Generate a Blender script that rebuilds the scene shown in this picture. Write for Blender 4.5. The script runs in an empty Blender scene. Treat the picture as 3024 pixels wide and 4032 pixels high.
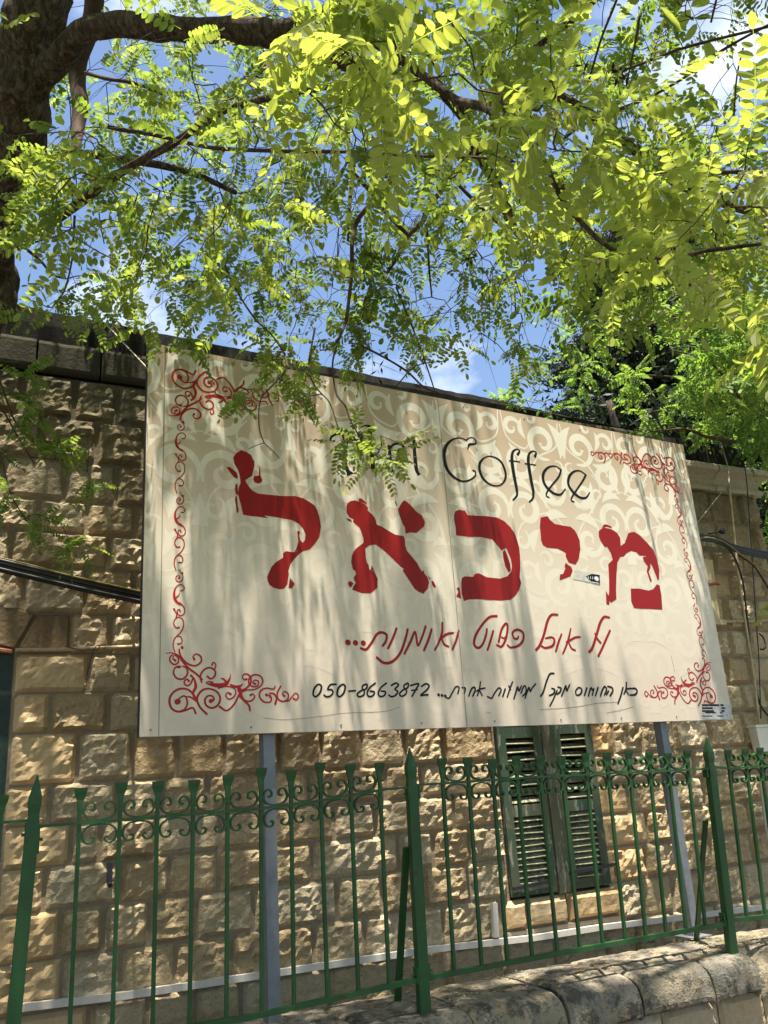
import bpy, bmesh, math, random
import numpy as np
from mathutils import Vector, Matrix, noise
from mathutils.geometry import tessellate_polygon

CLX, CLY, CLZ = 8.15, 6.18, 6.90
random.seed(7); RNG = np.random.default_rng(11)
sc = bpy.context.scene
COL = sc.collection
rad = math.radians

# ------------------------------------------------------------------ camera
# world frame: x runs along the house front, y points at the house, z up; street level 0
FPX, CX, CY = 3379.0, 1512.0, 2016.0
M0 = np.array([[0.87016651, -0.09691181, -0.48313388],
               [-0.48874819, -0.29456892, -0.82119082],
               [-0.06273313, 0.95070356, -0.30368948]])
c4, s4 = math.cos(rad(4)), math.sin(rad(4))
RZ = np.array([[c4, -s4, 0], [s4, c4, 0], [0, 0, 1]])
MC = RZ @ M0
CAM = np.array([0, 0, 1.6])
cam = bpy.data.cameras.new('camera')
cam.sensor_fit = 'VERTICAL'; cam.sensor_height = 36; cam.lens = 36 * FPX / 4032
cam.clip_start = 0.05; cam.clip_end = 2000
camo = bpy.data.objects.new('camera', cam); COL.objects.link(camo)
m4 = Matrix.Identity(4)
for i in range(3):
    for j in range(3): m4[i][j] = MC[i][j]
    m4[i][3] = CAM[i]
camo.matrix_world = m4
sc.camera = camo

# ------------------------------------------------------------------ sky, sun, exposure
SUN_EL, SUN_AZ = 79.5, 76.0      # elevation; heading in which shadows fall
ce, se = math.cos(rad(SUN_EL)), math.sin(rad(SUN_EL))
TOSUN = np.array([-math.cos(rad(SUN_AZ)) * ce, -math.sin(rad(SUN_AZ)) * ce, se])
world = bpy.data.worlds.new('World'); sc.world = world; world.use_nodes = True
wn, wl = world.node_tree.nodes, world.node_tree.links
bg = wn['Background']
sky = wn.new('ShaderNodeTexSky'); sky.sky_type = 'NISHITA'; sky.sun_disc = False
sky.sun_elevation = rad(SUN_EL); sky.sun_rotation = math.atan2(TOSUN[0], TOSUN[1])
sky.air_density = 1.1; sky.dust_density = 1.1; sky.ozone_density = 2.5
tcw = wn.new('ShaderNodeTexCoord'); mpw = wn.new('ShaderNodeMapping'); mpw.inputs['Scale'].default_value = (1.0, 1.0, 2.2)
mpw.inputs['Location'].default_value = (CLX, CLY, CLZ)
nzw = wn.new('ShaderNodeTexNoise'); nzw.inputs['Scale'].default_value = 1.9; nzw.inputs['Detail'].default_value = 7; nzw.inputs['Roughness'].default_value = 0.55
rpw = wn.new('ShaderNodeValToRGB'); rpw.color_ramp.elements[0].position = 0.58; rpw.color_ramp.elements[1].position = 0.74
rpw.color_ramp.elements[1].color = (0.85, 0.85, 0.85, 1)
mxw = wn.new('ShaderNodeMix'); mxw.data_type = 'RGBA'; mxw.inputs['B'].default_value = (9.0, 9.3, 9.8, 1)
wl.new(tcw.outputs['Generated'], mpw.inputs['Vector']); wl.new(mpw.outputs['Vector'], nzw.inputs['Vector'])
wl.new(nzw.outputs['Fac'], rpw.inputs['Fac']); wl.new(rpw.outputs['Color'], mxw.inputs['Factor'])
wl.new(sky.outputs['Color'], mxw.inputs['A']); wl.new(mxw.outputs['Result'], bg.inputs['Color'])
bg.inputs["Strength"].default_value = 0.08
sun = bpy.data.lights.new('sun', 'SUN'); sun.energy = 5.0; sun.angle = rad(0.7); sun.color = (1.0, 0.93, 0.8)
suno = bpy.data.objects.new('sun', sun); COL.objects.link(suno)
suno.rotation_euler = Vector(TOSUN).to_track_quat('Z', 'Y').to_euler()
suno.location = (0, 0, 12)
sc.cycles.diffuse_bounces = 3; sc.cycles.transmission_bounces = 4; sc.cycles.max_bounces = 7
sc.view_settings.view_transform = 'Standard'; sc.view_settings.look = 'None'
sc.view_settings.exposure = 1.5; sc.view_settings.gamma = 1
sc.view_settings.use_curve_mapping = False

# ------------------------------------------------------------------ helpers
def ray(px, py):
    v = np.array([px - CX, -(py - CY), -FPX]); return MC @ v
def at_y(px, py, y):
    d = ray(px, py); return CAM + d * ((y - CAM[1]) / d[1])
def at_z(px, py, z):
    d = ray(px, py); return CAM + d * ((z - CAM[2]) / d[2])
def at_d(px, py, dist):
    d = ray(px, py); return CAM + d / np.linalg.norm(d) * dist
def to_px(P):
    v = (np.asarray(P) - CAM) @ MC
    return CX - v[..., 0] / v[..., 2] * FPX, CY + v[..., 1] / v[..., 2] * FPX, -v[..., 2]

def link(name, me, parent=None):
    o = bpy.data.objects.new(name, me); COL.objects.link(o)
    if parent: o.parent = parent
    return o
def thing(name, label, cat, loc=(0, 0, 0), rz=0, group=None):
    o = bpy.data.objects.new(name, None); COL.objects.link(o)
    o.location = loc; o.rotation_euler = (0, 0, rz); o.empty_display_size = .1
    o['label'] = label; o['category'] = cat
    if group: o['group'] = group
    return o
def tag(o, label, cat, group=None):
    o['label'] = label; o['category'] = cat
    if group: o['group'] = group
    return o
def mesh(name, V, F, mat, smooth=False):
    me = bpy.data.meshes.new(name); me.from_pydata([tuple(v) for v in V], [], F)
    me.materials.append(mat)
    if smooth: me.polygons.foreach_set('use_smooth', [True] * len(me.polygons))
    me.update(); return me
class MB:
    def __init__(s): s.V = []; s.F = []
    def add(s, V, F):
        b = len(s.V); s.V += [tuple(v) for v in V]; s.F += [tuple(i + b for i in f) for f in F]
    def box(s, a, b):
        x0, y0, z0 = a; x1, y1, z1 = b
        s.add([(x0, y0, z0), (x1, y0, z0), (x1, y1, z0), (x0, y1, z0), (x0, y0, z1), (x1, y0, z1), (x1, y1, z1), (x0, y1, z1)],
              [(0, 3, 2, 1), (4, 5, 6, 7), (0, 1, 5, 4), (1, 2, 6, 5), (2, 3, 7, 6), (3, 0, 4, 7)])
    def obox(s, p, q, w, d, up=(0, -1, 0)):          # bar from p to q, w wide, d deep along 'up'
        p = Vector(p); q = Vector(q); t = (q - p).normalized(); u = Vector(up); u = (u - t * u.dot(t)).normalized(); r = t.cross(u)
        V = []
        for e in (p, q):
            for a, b in ((-1, -1), (1, -1), (1, 1), (-1, 1)): V.append(e + r * a * w / 2 + u * b * d / 2)
        s.add(V, [(0, 1, 2, 3), (7, 6, 5, 4), (0, 4, 5, 1), (1, 5, 6, 2), (2, 6, 7, 3), (3, 7, 4, 0)])
    def tube(s, pts, rs, n=8, cap=True, rough=0.0, seed=0):
        pts = [Vector(p) for p in pts]
        if not hasattr(rs, '__len__'): rs = [rs] * len(pts)
        V = []; F = []; ref = None
        for i, p in enumerate(pts):
            t = (pts[min(i + 1, len(pts) - 1)] - pts[max(i - 1, 0)]).normalized()
            if ref is None: ref = Vector((0, 0, 1)) if abs(t.z) < .9 else Vector((1, 0, 0))
            u = (ref - t * ref.dot(t)).normalized(); ref = u; w = t.cross(u)
            for k in range(n):
                a = 2 * math.pi * k / n; r = rs[i]
                dv = u * math.cos(a) + w * math.sin(a)
                if rough: r *= 1 + rough * noise.noise((p + dv * r * 1.0) * 9 + Vector((seed, 0, 0)))
                V.append(p + dv * r)
        for i in range(len(pts) - 1):
            for k in range(n):
                a = i * n + k; b = i * n + (k + 1) % n; F.append((a, b, b + n, a + n))
        if cap: F.append(tuple(range(n - 1, -1, -1))); F.append(tuple(range(len(V) - n, len(V))))
        s.add(V, F)
    def build(s, name, mat, parent=None, smooth=False):
        return link(name, mesh(name, s.V, s.F, mat, smooth), parent)

def catmull(P, n=5, closed=False):
    P = np.array(P, float)
    if len(P) < 3 and not closed: return P
    Q = np.vstack([P[-1], P, P[0], P[1]]) if closed else np.vstack([2 * P[0] - P[1], P, 2 * P[-1] - P[-2]])
    out = []
    for i in range(1, len(Q) - 2):
        p0, p1, p2, p3 = Q[i - 1], Q[i], Q[i + 1], Q[i + 2]
        for t in np.linspace(0, 1, n, endpoint=False):
            out.append(.5 * ((2 * p1) + (-p0 + p2) * t + (2 * p0 - 5 * p1 + 4 * p2 - p3) * t * t + (-p0 + 3 * p1 - 3 * p2 + p3) * t ** 3))
    out.append(Q[-2]); return np.array(out)

# ------------------------------------------------------------------ materials
def newmat(name, rough=.8, spec=.3):
    m = bpy.data.materials.new(name); m.use_nodes = True
    b = m.node_tree.nodes['Principled BSDF']; b.inputs['Roughness'].default_value = rough
    b.inputs['Specular IOR Level'].default_value = spec
    return m, m.node_tree.nodes, m.node_tree.links, b
def N(nodes, t, **kw):
    n = nodes.new(t)
    for k, v in kw.items():
        if k in n.inputs: n.inputs[k].default_value = v
        else: setattr(n, k, v)
    return n
def tex(n, l, kind, scale, vec=None, detail=5, rough=.6, dist=0):
    t = n.new(kind); t.inputs['Scale'].default_value = scale
    if 'Detail' in t.inputs: t.inputs['Detail'].default_value = detail
    if 'Roughness' in t.inputs: t.inputs['Roughness'].default_value = rough
    if dist and 'Distortion' in t.inputs: t.inputs['Distortion'].default_value = dist
    if vec is not None: l.new(vec, t.inputs['Vector'])
    return t
def ramp(n, l, src, stops):
    r = n.new('ShaderNodeValToRGB'); e = r.color_ramp.elements
    while len(e) < len(stops): e.new(.5)
    for i, (p, c) in enumerate(stops):
        e[i].position = p; e[i].color = (c, c, c, 1) if not hasattr(c, '__len__') else (*c, 1)
    l.new(src, r.inputs['Fac']); return r.outputs['Color']
def mix(n, l, f, a, b, mode='MIX'):
    m = n.new('ShaderNodeMix'); m.data_type = 'RGBA'; m.blend_type = mode
    for v, k in ((f, 'Factor'), (a, 'A'), (b, 'B')):
        if hasattr(v, 'is_linked'): l.new(v, m.inputs[k])
        elif k == 'Factor': m.inputs[k].default_value = v
        else: m.inputs[k].default_value = (*v, 1)
    return m.outputs['Result']
def bump(n, l, b, h, strength, dist):
    u = n.new('ShaderNodeBump'); u.inputs['Strength'].default_value = strength; u.inputs['Distance'].default_value = dist
    l.new(h, u.inputs['Height']); l.new(u.outputs['Normal'], b.inputs['Normal'])
def wpos(n): return n.new('ShaderNodeNewGeometry').outputs['Position']
def math_(n, l, op, a, b=None):
    m = n.new('ShaderNodeMath'); m.operation = op
    for i, v in enumerate((a, b)):
        if v is None: continue
        if hasattr(v, 'is_linked'): l.new(v, m.inputs[i])
        else: m.inputs[i].default_value = v
    return m.outputs[0]

def mat_stone(name, c1, c2, c3, zstain=None, bumpd=.012, dirt=.5):
    m, n, l, b = newmat(name, .93, .15)
    P = wpos(n)
    oi = n.new('ShaderNodeObjectInfo')
    base = ramp(n, l, oi.outputs['Random'], [(0, c1), (.35, c2), (.7, c3), (1, c1)])
    n1 = tex(n, l, 'ShaderNodeTexNoise', 5, P, 6, .65)
    base = mix(n, l, ramp(n, l, n1.outputs['Fac'], [(.35, 0.), (.7, .75)]), base, c2)
    n2 = tex(n, l, 'ShaderNodeTexNoise', 38, P, 8, .7)
    dk = tuple(v * .38 for v in c2)
    base = mix(n, l, ramp(n, l, n2.outputs['Fac'], [(.5, 0.), (.78, dirt)]), base, dk)
    n4 = tex(n, l, 'ShaderNodeTexNoise', 11, P, 5, .6)
    base = mix(n, l, ramp(n, l, n4.outputs['Fac'], [(.58, 0.), (.75, .45)]), base, (c1[0] * .95, c1[1] * .76, c1[2] * .55))
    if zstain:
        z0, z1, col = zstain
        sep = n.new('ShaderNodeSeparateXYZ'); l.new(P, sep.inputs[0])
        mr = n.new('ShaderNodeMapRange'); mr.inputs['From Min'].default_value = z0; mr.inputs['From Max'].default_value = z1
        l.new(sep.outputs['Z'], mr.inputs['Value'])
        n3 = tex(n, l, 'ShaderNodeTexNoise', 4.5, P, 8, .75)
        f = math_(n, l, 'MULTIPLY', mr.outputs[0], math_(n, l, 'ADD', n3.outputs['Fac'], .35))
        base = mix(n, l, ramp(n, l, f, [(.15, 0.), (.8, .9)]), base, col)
    l.new(base, b.inputs['Base Color'])
    h = tex(n, l, 'ShaderNodeTexNoise', 26, P, 9, .72)
    v = tex(n, l, 'ShaderNodeTexVoronoi', 34, P)
    hh = math_(n, l, 'ADD', h.outputs['Fac'], math_(n, l, 'MULTIPLY', v.outputs['Distance'], .35))
    bump(n, l, b, hh, .85, bumpd)
    return m
TAN1, TAN2, TAN3 = (.57, .445, .275), (.48, .36, .21), (.60, .52, .365)
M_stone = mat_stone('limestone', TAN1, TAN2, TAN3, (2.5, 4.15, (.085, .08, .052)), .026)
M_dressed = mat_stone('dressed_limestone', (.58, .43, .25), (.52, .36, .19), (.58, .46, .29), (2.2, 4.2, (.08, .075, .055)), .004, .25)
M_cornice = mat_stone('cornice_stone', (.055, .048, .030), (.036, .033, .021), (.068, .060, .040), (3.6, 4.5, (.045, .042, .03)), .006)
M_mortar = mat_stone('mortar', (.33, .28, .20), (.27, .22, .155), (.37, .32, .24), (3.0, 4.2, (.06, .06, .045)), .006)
M_garden = mat_stone('garden_wall_stone', (.50, .40, .27), (.42, .32, .2), (.52, .44, .33), None, .01)

def mat_coping():
    m, n, l, b = newmat('coping_stone', .92, .15); P = wpos(n)
    oi = n.new('ShaderNodeObjectInfo')
    base = ramp(n, l, oi.outputs['Random'], [(0, (.40, .33, .22)), (1, (.36, .31, .24))])
    n0 = tex(n, l, 'ShaderNodeTexNoise', 4, P, 6, .6)
    base = mix(n, l, ramp(n, l, n0.outputs['Fac'], [(.4, 0.), (.62, .8)]), base, (.25, .235, .20))
    n5 = tex(n, l, 'ShaderNodeTexNoise', 7, P, 5, .6)
    base = mix(n, l, ramp(n, l, n5.outputs['Fac'], [(.55, 0.), (.68, .6)]), base, (.46, .31, .15))
    n1 = tex(n, l, 'ShaderNodeTexNoise', 9, P, 10, .8)
    base = mix(n, l, ramp(n, l, n1.outputs['Fac'], [(.48, 0.), (.57, .85)]), base, (.06, .056, .05))
    n2 = tex(n, l, 'ShaderNodeTexNoise', 70, P, 6, .7)
    base = mix(n, l, ramp(n, l, n2.outputs['Fac'], [(.58, 0.), (.68, .7)]), base, (.09, .085, .07))
    l.new(base, b.inputs['Base Color'])
    h = tex(n, l, 'ShaderNodeTexNoise', 22, P, 10, .75)
    v = tex(n, l, 'ShaderNodeTexVoronoi', 90, P)
    bump(n, l, b, math_(n, l, 'ADD', h.outputs['Fac'], math_(n, l, 'MULTIPLY', v.outputs['Distance'], .4)), .9, .016); return m
M_coping = mat_coping()

def mat_parapet():
    m, n, l, b = newmat('blackened_plaster', .95, .1); P = wpos(n)
    mp = n.new('ShaderNodeMapping'); mp.inputs['Scale'].default_value = (1, 1, .35); l.new(P, mp.inputs['Vector'])
    n1 = tex(n, l, 'ShaderNodeTexNoise', 8, mp.outputs[0], 8, .75)
    n2 = tex(n, l, 'ShaderNodeTexNoise', 60, P, 6, .8)
    base = ramp(n, l, n1.outputs['Fac'], [(.4, (.012, .011, .010)), (.62, (.03, .028, .024)), (.75, (.16, .15, .12))])
    base = mix(n, l, ramp(n, l, n2.outputs['Fac'], [(.62, 0.), (.7, .7)]), base, (.20, .19, .16))
    l.new(base, b.inputs['Base Color']); bump(n, l, b, n2.outputs['Fac'], .8, .01); return m
M_parapet = mat_parapet()

def mat_plain(name, col, rough=.6, spec=.4, var=.25, scale=18, metal=0, dark=None, bd=.001):
    m, n, l, b = newmat(name, rough, spec); P = wpos(n)
    n1 = tex(n, l, 'ShaderNodeTexNoise', scale, P, 7, .7)
    d = dark or tuple(c * (1 - var * 2) for c in col)
    l.new(mix(n, l, ramp(n, l, n1.outputs['Fac'], [(.45, 0.), (.72, 1.)]), col, d), b.inputs['Base Color'])
    b.inputs['Metallic'].default_value = metal
    bump(n, l, b, n1.outputs['Fac'], .4, bd); return m
def mat_paint(name, col, chip, amt=.62):
    m, n, l, b = newmat(name, .5, .4); P = wpos(n)
    n0 = tex(n, l, 'ShaderNodeTexNoise', 6, P, 3, .5)
    base = mix(n, l, ramp(n, l, n0.outputs['Fac'], [(.4, 0.), (.65, .6)]), col, tuple(c * .62 for c in col))
    n1 = tex(n, l, 'ShaderNodeTexNoise', 32, P, 10, .78)
    base = mix(n, l, ramp(n, l, n1.outputs['Fac'], [(amt, 0.), (amt + .05, 1.)]), base, chip)
    l.new(base, b.inputs['Base Color']); bump(n, l, b, n1.outputs['Fac'], .5, .002); return m
M_green = mat_paint('green_fence_paint', (.019, .085, .022), (.05, .034, .022), .55)
M_galv = mat_plain('galvanised_steel', (.22, .24, .27), .5, .5, .15, 14, .4)
M_shut = None
def mat_shutter(name, green=(.042, .080, .056), bare=(.26, .26, .21), amt=.54):
    m, n, l, b = newmat(name, .8, .2)
    tc = n.new('ShaderNodeTexCoord'); P = wpos(n)
    mp = n.new('ShaderNodeMapping'); mp.inputs['Scale'].default_value = (1, 1, .25); l.new(P, mp.inputs['Vector'])
    n1 = tex(n, l, 'ShaderNodeTexNoise', 26, mp.outputs[0], 9, .75)
    n2 = tex(n, l, 'ShaderNodeTexNoise', 4, P, 4, .6)
    base = mix(n, l, ramp(n, l, n2.outputs['Fac'], [(.4, 0.), (.6, 1.)]), green, (.085, .095, .06))
    base = mix(n, l, ramp(n, l, n1.outputs['Fac'], [(amt, 0.), (amt + .06, .9)]), base, bare)
    l.new(base, b.inputs['Base Color']); bump(n, l, b, n1.outputs['Fac'], .6, .003); return m
M_shut = mat_shutter('peeling_green_paint')
M_bare = mat_shutter('bare_grey_wood', (.075, .085, .06), (.20, .19, .155), .52)
M_slat = mat_shutter('faded_slat_paint', (.20, .21, .13), (.36, .34, .24), .52)
M_dgreen = mat_plain('dark_green_paint', (.012, .035, .028), .5, .4, .3)
M_white = mat_plain('white_plastic', (.62, .58, .52), .5, .4, .06, 30)
M_cream = mat_plain('cream_box', (.74, .71, .62), .45, .4, .05, 8)
M_pipe = mat_plain('painted_pipe', (.50, .38, .24), .7, .3, .3, 20)
M_cable = mat_plain('black_cable', (.012, .012, .013), .4, .5, .2, 40)
M_ycable = mat_plain('yellow_stripe_cable', (.30, .24, .05), .5, .4, .3, 40)
M_rust = mat_plain('rusty_iron', (.30, .12, .07), .9, .2, .3, 60)
M_iron = mat_plain('black_iron', (.02, .02, .026), .5, .5, .3, 60)
M_wire = mat_plain('pale_wire', (.42, .38, .28), .6, .3, .2, 40)
M_board = mat_plain('weathered_board', (.52, .42, .26), .85, .2, .2, 12)
M_soil = mat_plain('garden_soil', (.16, .12, .075), .95, .1, .3, 9, bd=.02)
M_asph = mat_plain('asphalt', (.05, .05, .05), .95, .2, .2, 60, bd=.004)
M_pave = mat_plain('pavement_concrete', (.13, .12, .10), .9, .2, .15, 12, bd=.004)
M_roof = mat_plain('roof_screed', (.28, .26, .23), .9, .2, .2, 6)
M_flower = mat_plain('dry_blossom', (.36, .28, .15), .9, .1, .3, 90)
M_dead = mat_plain('dead_pod', (.045, .025, .015), .8, .2, .3, 60)

def mat_bark(name, a, b_, sc_=1.0):
    m, n, l, b = newmat(name, .95, .1)
    tc = n.new('ShaderNodeTexCoord')
    mp = n.new('ShaderNodeMapping'); mp.inputs['Scale'].default_value = (1, 1, .28); l.new(tc.outputs['Object'], mp.inputs['Vector'])
    w = tex(n, l, 'ShaderNodeTexNoise', 30 * sc_, mp.outputs[0], 9, .7, 1.2)
    v = tex(n, l, 'ShaderNodeTexVoronoi', 22 * sc_, mp.outputs[0]); 
    base = ramp(n, l, w.outputs['Fac'], [(.35, tuple(c * .35 for c in a)), (.5, a), (.68, b_)])
    l.new(base, b.inputs['Base Color'])
    h = math_(n, l, 'ADD', w.outputs['Fac'], math_(n, l, 'MULTIPLY', v.outputs['Distance'], .8))
    bump(n, l, b, h, 1.0, .03); return m
M_bark = mat_bark('locust_bark', (.10, .075, .055), (.26, .21, .16))
M_twig = mat_plain('twig_bark', (.085, .055, .038), .9, .2, .3, 40)

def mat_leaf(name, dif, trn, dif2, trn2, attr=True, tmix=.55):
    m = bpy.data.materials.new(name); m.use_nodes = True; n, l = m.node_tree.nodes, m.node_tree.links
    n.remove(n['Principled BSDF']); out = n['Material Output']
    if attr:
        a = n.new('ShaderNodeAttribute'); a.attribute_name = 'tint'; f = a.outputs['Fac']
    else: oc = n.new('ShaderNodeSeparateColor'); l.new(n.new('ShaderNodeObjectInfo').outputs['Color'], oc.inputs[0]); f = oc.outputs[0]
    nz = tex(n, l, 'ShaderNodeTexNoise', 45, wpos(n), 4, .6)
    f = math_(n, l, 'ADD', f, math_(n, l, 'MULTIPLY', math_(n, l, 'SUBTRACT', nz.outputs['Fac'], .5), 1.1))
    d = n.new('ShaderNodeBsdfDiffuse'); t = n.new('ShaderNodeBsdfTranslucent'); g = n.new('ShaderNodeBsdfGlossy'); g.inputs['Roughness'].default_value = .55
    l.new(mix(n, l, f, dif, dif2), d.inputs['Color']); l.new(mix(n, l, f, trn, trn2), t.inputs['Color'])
    m1 = n.new('ShaderNodeMixShader'); m1.inputs[0].default_value = tmix
    l.new(d.outputs[0], m1.inputs[1]); l.new(t.outputs[0], m1.inputs[2])
    m2 = n.new('ShaderNodeMixShader'); m2.inputs[0].default_value = .03
    l.new(m1.outputs[0], m2.inputs[1]); l.new(g.outputs[0], m2.inputs[2]); l.new(m2.outputs[0], out.inputs['Surface'])
    return m
LF = dict(dif=(.055, .100, .020), trn=(.19, .31, .03), dif2=(.18, .22, .045), trn2=(.60, .67, .10))
M_leaf = mat_leaf('locust_leaf', **LF)
M_leafo = mat_leaf('locust_leaf_single', attr=False, **LF)
M_leaf2 = mat_leaf('green_locust_leaf', (.05, .10, .02), (.13, .26, .035), (.12, .18, .03), (.34, .50, .06))
M_conif = mat_leaf('dark_conifer_needle', (.010, .022, .010), (.01, .02, .006), (.028, .045, .02), (.02, .035, .01), tmix=.25)
M_dark = mat_leaf('dark_backdrop_leaf', (.03, .06, .012), (.05, .12, .015), (.07, .14, .02), (.14, .30, .03))

# ------------------------------------------------------------------ ground
def sheet(name, x0, y0, x1, y1, z, mat):
    o = link(name, mesh(name, [(x0, y0, z), (x1, y0, z), (x1, y1, z), (x0, y1, z)], [(0, 1, 2, 3)], mat)); o['kind'] = 'structure'; return o
sheet('ground', -150, -150, 150, 150, -.15, M_soil)
sheet('road', -150, -8.0, 150, -1.2, -.12, M_asph)
b = MB(); b.box((-150, -1.2, -.14), (150, 3.78, 0.0)); o = b.build('pavement', M_pave); o['kind'] = 'structure'
b = MB(); b.box((-150, 4.36, -.14), (150, 30, .40)); o = b.build('garden_ground', M_soil); o['kind'] = 'structure'

# ------------------------------------------------------------------ rock faced stone
def rock(x0, x1, z0, z1, yface, depth=.10, relief=.030, cell=.0225, seed=0, yback=None, edge=.016, margin=0.0):
    nx = max(4, min(20, int((x1 - x0) / cell))); nz = max(4, min(14, int((z1 - z0) / cell)))
    V = []; F = []
    sx = seed * 7.31
    jit = [(noise.noise(Vector((sx, k * 3.3, 1.7)))) * .006 for k in range(4)]
    for j in range(nz + 1):
        for i in range(nx + 1):
            u = i / nx; w = j / nz
            x = x0 + jit[0] * (1 - u) + (x1 - x0) * u + jit[1] * u; z = z0 + (z1 - z0) * w + (jit[2] * (1 - w) + jit[3] * w)
            ed = min(u * (x1 - x0), (1 - u) * (x1 - x0), w * (z1 - z0), (1 - w) * (z1 - z0))
            k = min(1, ed / .016); k = k * (2 - k)
            p = Vector((x * 1.0 + sx, seed * 1.3, z * 1.25))
            h = .42 + .55 * noise.noise(p * 4.6) + .30 * noise.ridged_multi_fractal(p * 12, .9, 2.1, 3, 1.0, 2.0) + .42 * noise.noise(p * 30) + .9 * (noise.voronoi(p * 10)[0][1] - noise.voronoi(p * 10)[0][0] - .25)
            h = max(-.1, h)
            if ed > .001:
                x += .006 * noise.noise(p * 40); z += .006 * noise.noise(p * 43 + Vector((5, 5, 5)))
            if margin and u * (x1 - x0) < margin: h = .1; k = min(1, ed / .01)
            V.append((x, yface - k * (relief * h + edge), z))
    nv = (nx + 1)
    for j in range(nz):
        for i in range(nx):
            a = j * nv + i; F.append((a, a + 1, a + 1 + nv, a + nv))
    # sides back to the mortar
    rim = [i for i in range(nx + 1)] + [j * nv + nx for j in range(1, nz + 1)] + [nz * nv + i for i in range(nx - 1, -1, -1)] + [j * nv for j in range(nz - 1, 0, -1)]
    b0 = len(V)
    for r in rim: V.append((V[r][0], yface + depth, V[r][2]))
    for k in range(len(rim)):
        a = rim[k]; c = rim[(k + 1) % len(rim)]; F.append((c, a, b0 + k, b0 + (k + 1) % len(rim)))
    return V, F

YW = 5.0
house = thing('stone_house', 'golden limestone house front of rough hewn blocks behind the billboard and fence', 'house', (3, YW, .4))
house_off = Vector((3, YW, .4))
def hp(name, mb_or_vf, mat, parent=None, smooth=False):
    V, F = (mb_or_vf.V, mb_or_vf.F) if isinstance(mb_or_vf, MB) else mb_or_vf

    me = mesh(name, [tuple(Vector(v) - house_off) for v in V], F, mat, smooth)
    return link(name, me, parent or house)
XL, XR = -1.4, 6.12
courses = [.40, .66, .89, 1.11, 1.32, 1.52, 1.72, 1.98, 2.19, 2.40, 2.62, 2.88, 3.09, 3.28, 3.53, 3.80]
# joints read off the photograph for the left and lower parts; the rest of each course follows at random
known = {
 .40: [.67, .96, 1.2, 1.45, 1.95, 2.35, 2.7], .66: [.54, .82, 1.10, 1.39, 1.87, 2.18, 2.70, 3.1], .89: [.52, .73, .96, 1.21, 1.52, 2.02, 2.31, 2.58, 2.9],
 1.11: [.44, .80, 1.06, 1.33, 1.88, 2.43, 2.67, 2.92], 1.32: [.55, .70, .99, 1.34, 1.65, 2.02, 2.29, 2.84], 1.52: [.44, .78, 1.02, 1.27, 1.60, 1.87, 2.37, 2.62],
 1.72: [.57, .85, 1.10, 1.37, 1.69, 1.96, 2.22, 2.52, 2.79], 1.98: [.42, .72, 1.1], 2.19: [.61, .85, 1.2], 2.40: [.49, .72, 1.05], 2.62: [.25, .57, .84],
 2.88: [.17, .69, 1.1], 3.09: [.30, .56, .84], 3.28: [.10, .43, .72], 3.53: [.29, .60, .87], 3.80: [.17, .46, .71, 1.05]}
WX0, WX1, WZ0, WZ1 = 3.19, 3.985, .87, 2.55      # shutter opening
DX1, DZ1 = .225, 2.42                            # left opening (edge of a dark green shutter)
rs = random.Random(5)
seed = 0
def blocked(x0, x1, z0, z1):
    out = []
    return out
for ci, z0 in enumerate(courses):
    z1 = courses[ci + 1] if ci + 1 < len(courses) else 4.06
    if ci + 1 == len(courses):      # top course only reaches to where the moulded cornice begins
        xr_end = 5.0
    else: xr_end = XR
    js = [XL] + [XL + .42 + rs.uniform(-.05, .05), XL + .85 + rs.uniform(-.05, .05), -.1 + rs.uniform(-.06, .06)] + known[z0]
    js = [j for j in js]
    x = js[-1]
    while x < xr_end - .45:
        x += rs.uniform(.24, .42); js.append(x)
    js.append(xr_end)
    holes = []
    if z0 < WZ1 - .01 and z0 >= WZ0 - .05: holes.append((WX0, WX1))
    if z0 < DZ1 - .06: holes.append((-.9, DX1))
    segs = []
    for a, c in zip(js[:-1], js[1:]):
        parts = [(a, c)]
        for h0, h1 in holes:
            nx_ = []
            for p, q in parts:
                if q <= h0 or p >= h1: nx_.append((p, q)); continue
                if p < h0: nx_.append((p, h0))
                if q > h1: nx_.append((h1, q))
            parts = nx_
        segs += [[p, q] for p, q in parts]
    # merge slivers
    out = []
    for p, q in segs:
        if out and (q - p < .10 or out[-1][1] - out[-1][0] < .10) and abs(out[-1][1] - p) < 1e-6: out[-1][1] = q
        else: out.append([p, q])
    for p, q in out:
        if q - p < .03: continue
        if z0 == 2.40 and -.95 < p < .49 - .01: continue       # voussoirs here
        seed += 1
        g = rs.uniform(.006, .011); gz = rs.uniform(.003, .006)
        jamb = .045 if (abs(p - DX1) < 1e-6 or abs(p - WX1) < 1e-6) else 0
        top = z1 - gz; bot = z0 + gz
        if z0 == .66 and 3.1 < (p + q) / 2 < 4.1: continue
        V, F = rock(p + g, q - g, bot, top, YW, relief=rs.choice([.010, .020, .028, .034, .042]), seed=seed, margin=jamb)
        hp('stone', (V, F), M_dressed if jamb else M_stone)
# mortar bed
b = MB()
yb0, yb1 = YW - .003, YW + .28
for x0, x1, z0, z1 in [(XL, -.9, .3, 4.06), (-.9, DX1, DZ1, 4.06), (DX1, WX0, .3, 4.06), (WX0, WX1, .3, WZ0 - .17), (WX0, WX1, WZ1, 4.06), (WX1, XR - .01, .3, 3.81), (WX1, 5.0, 3.81, 4.06)]:
    b.box((x0, yb0, z0), (x1, yb1, z1))
hp('mortar_bed', b, M_mortar)
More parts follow.
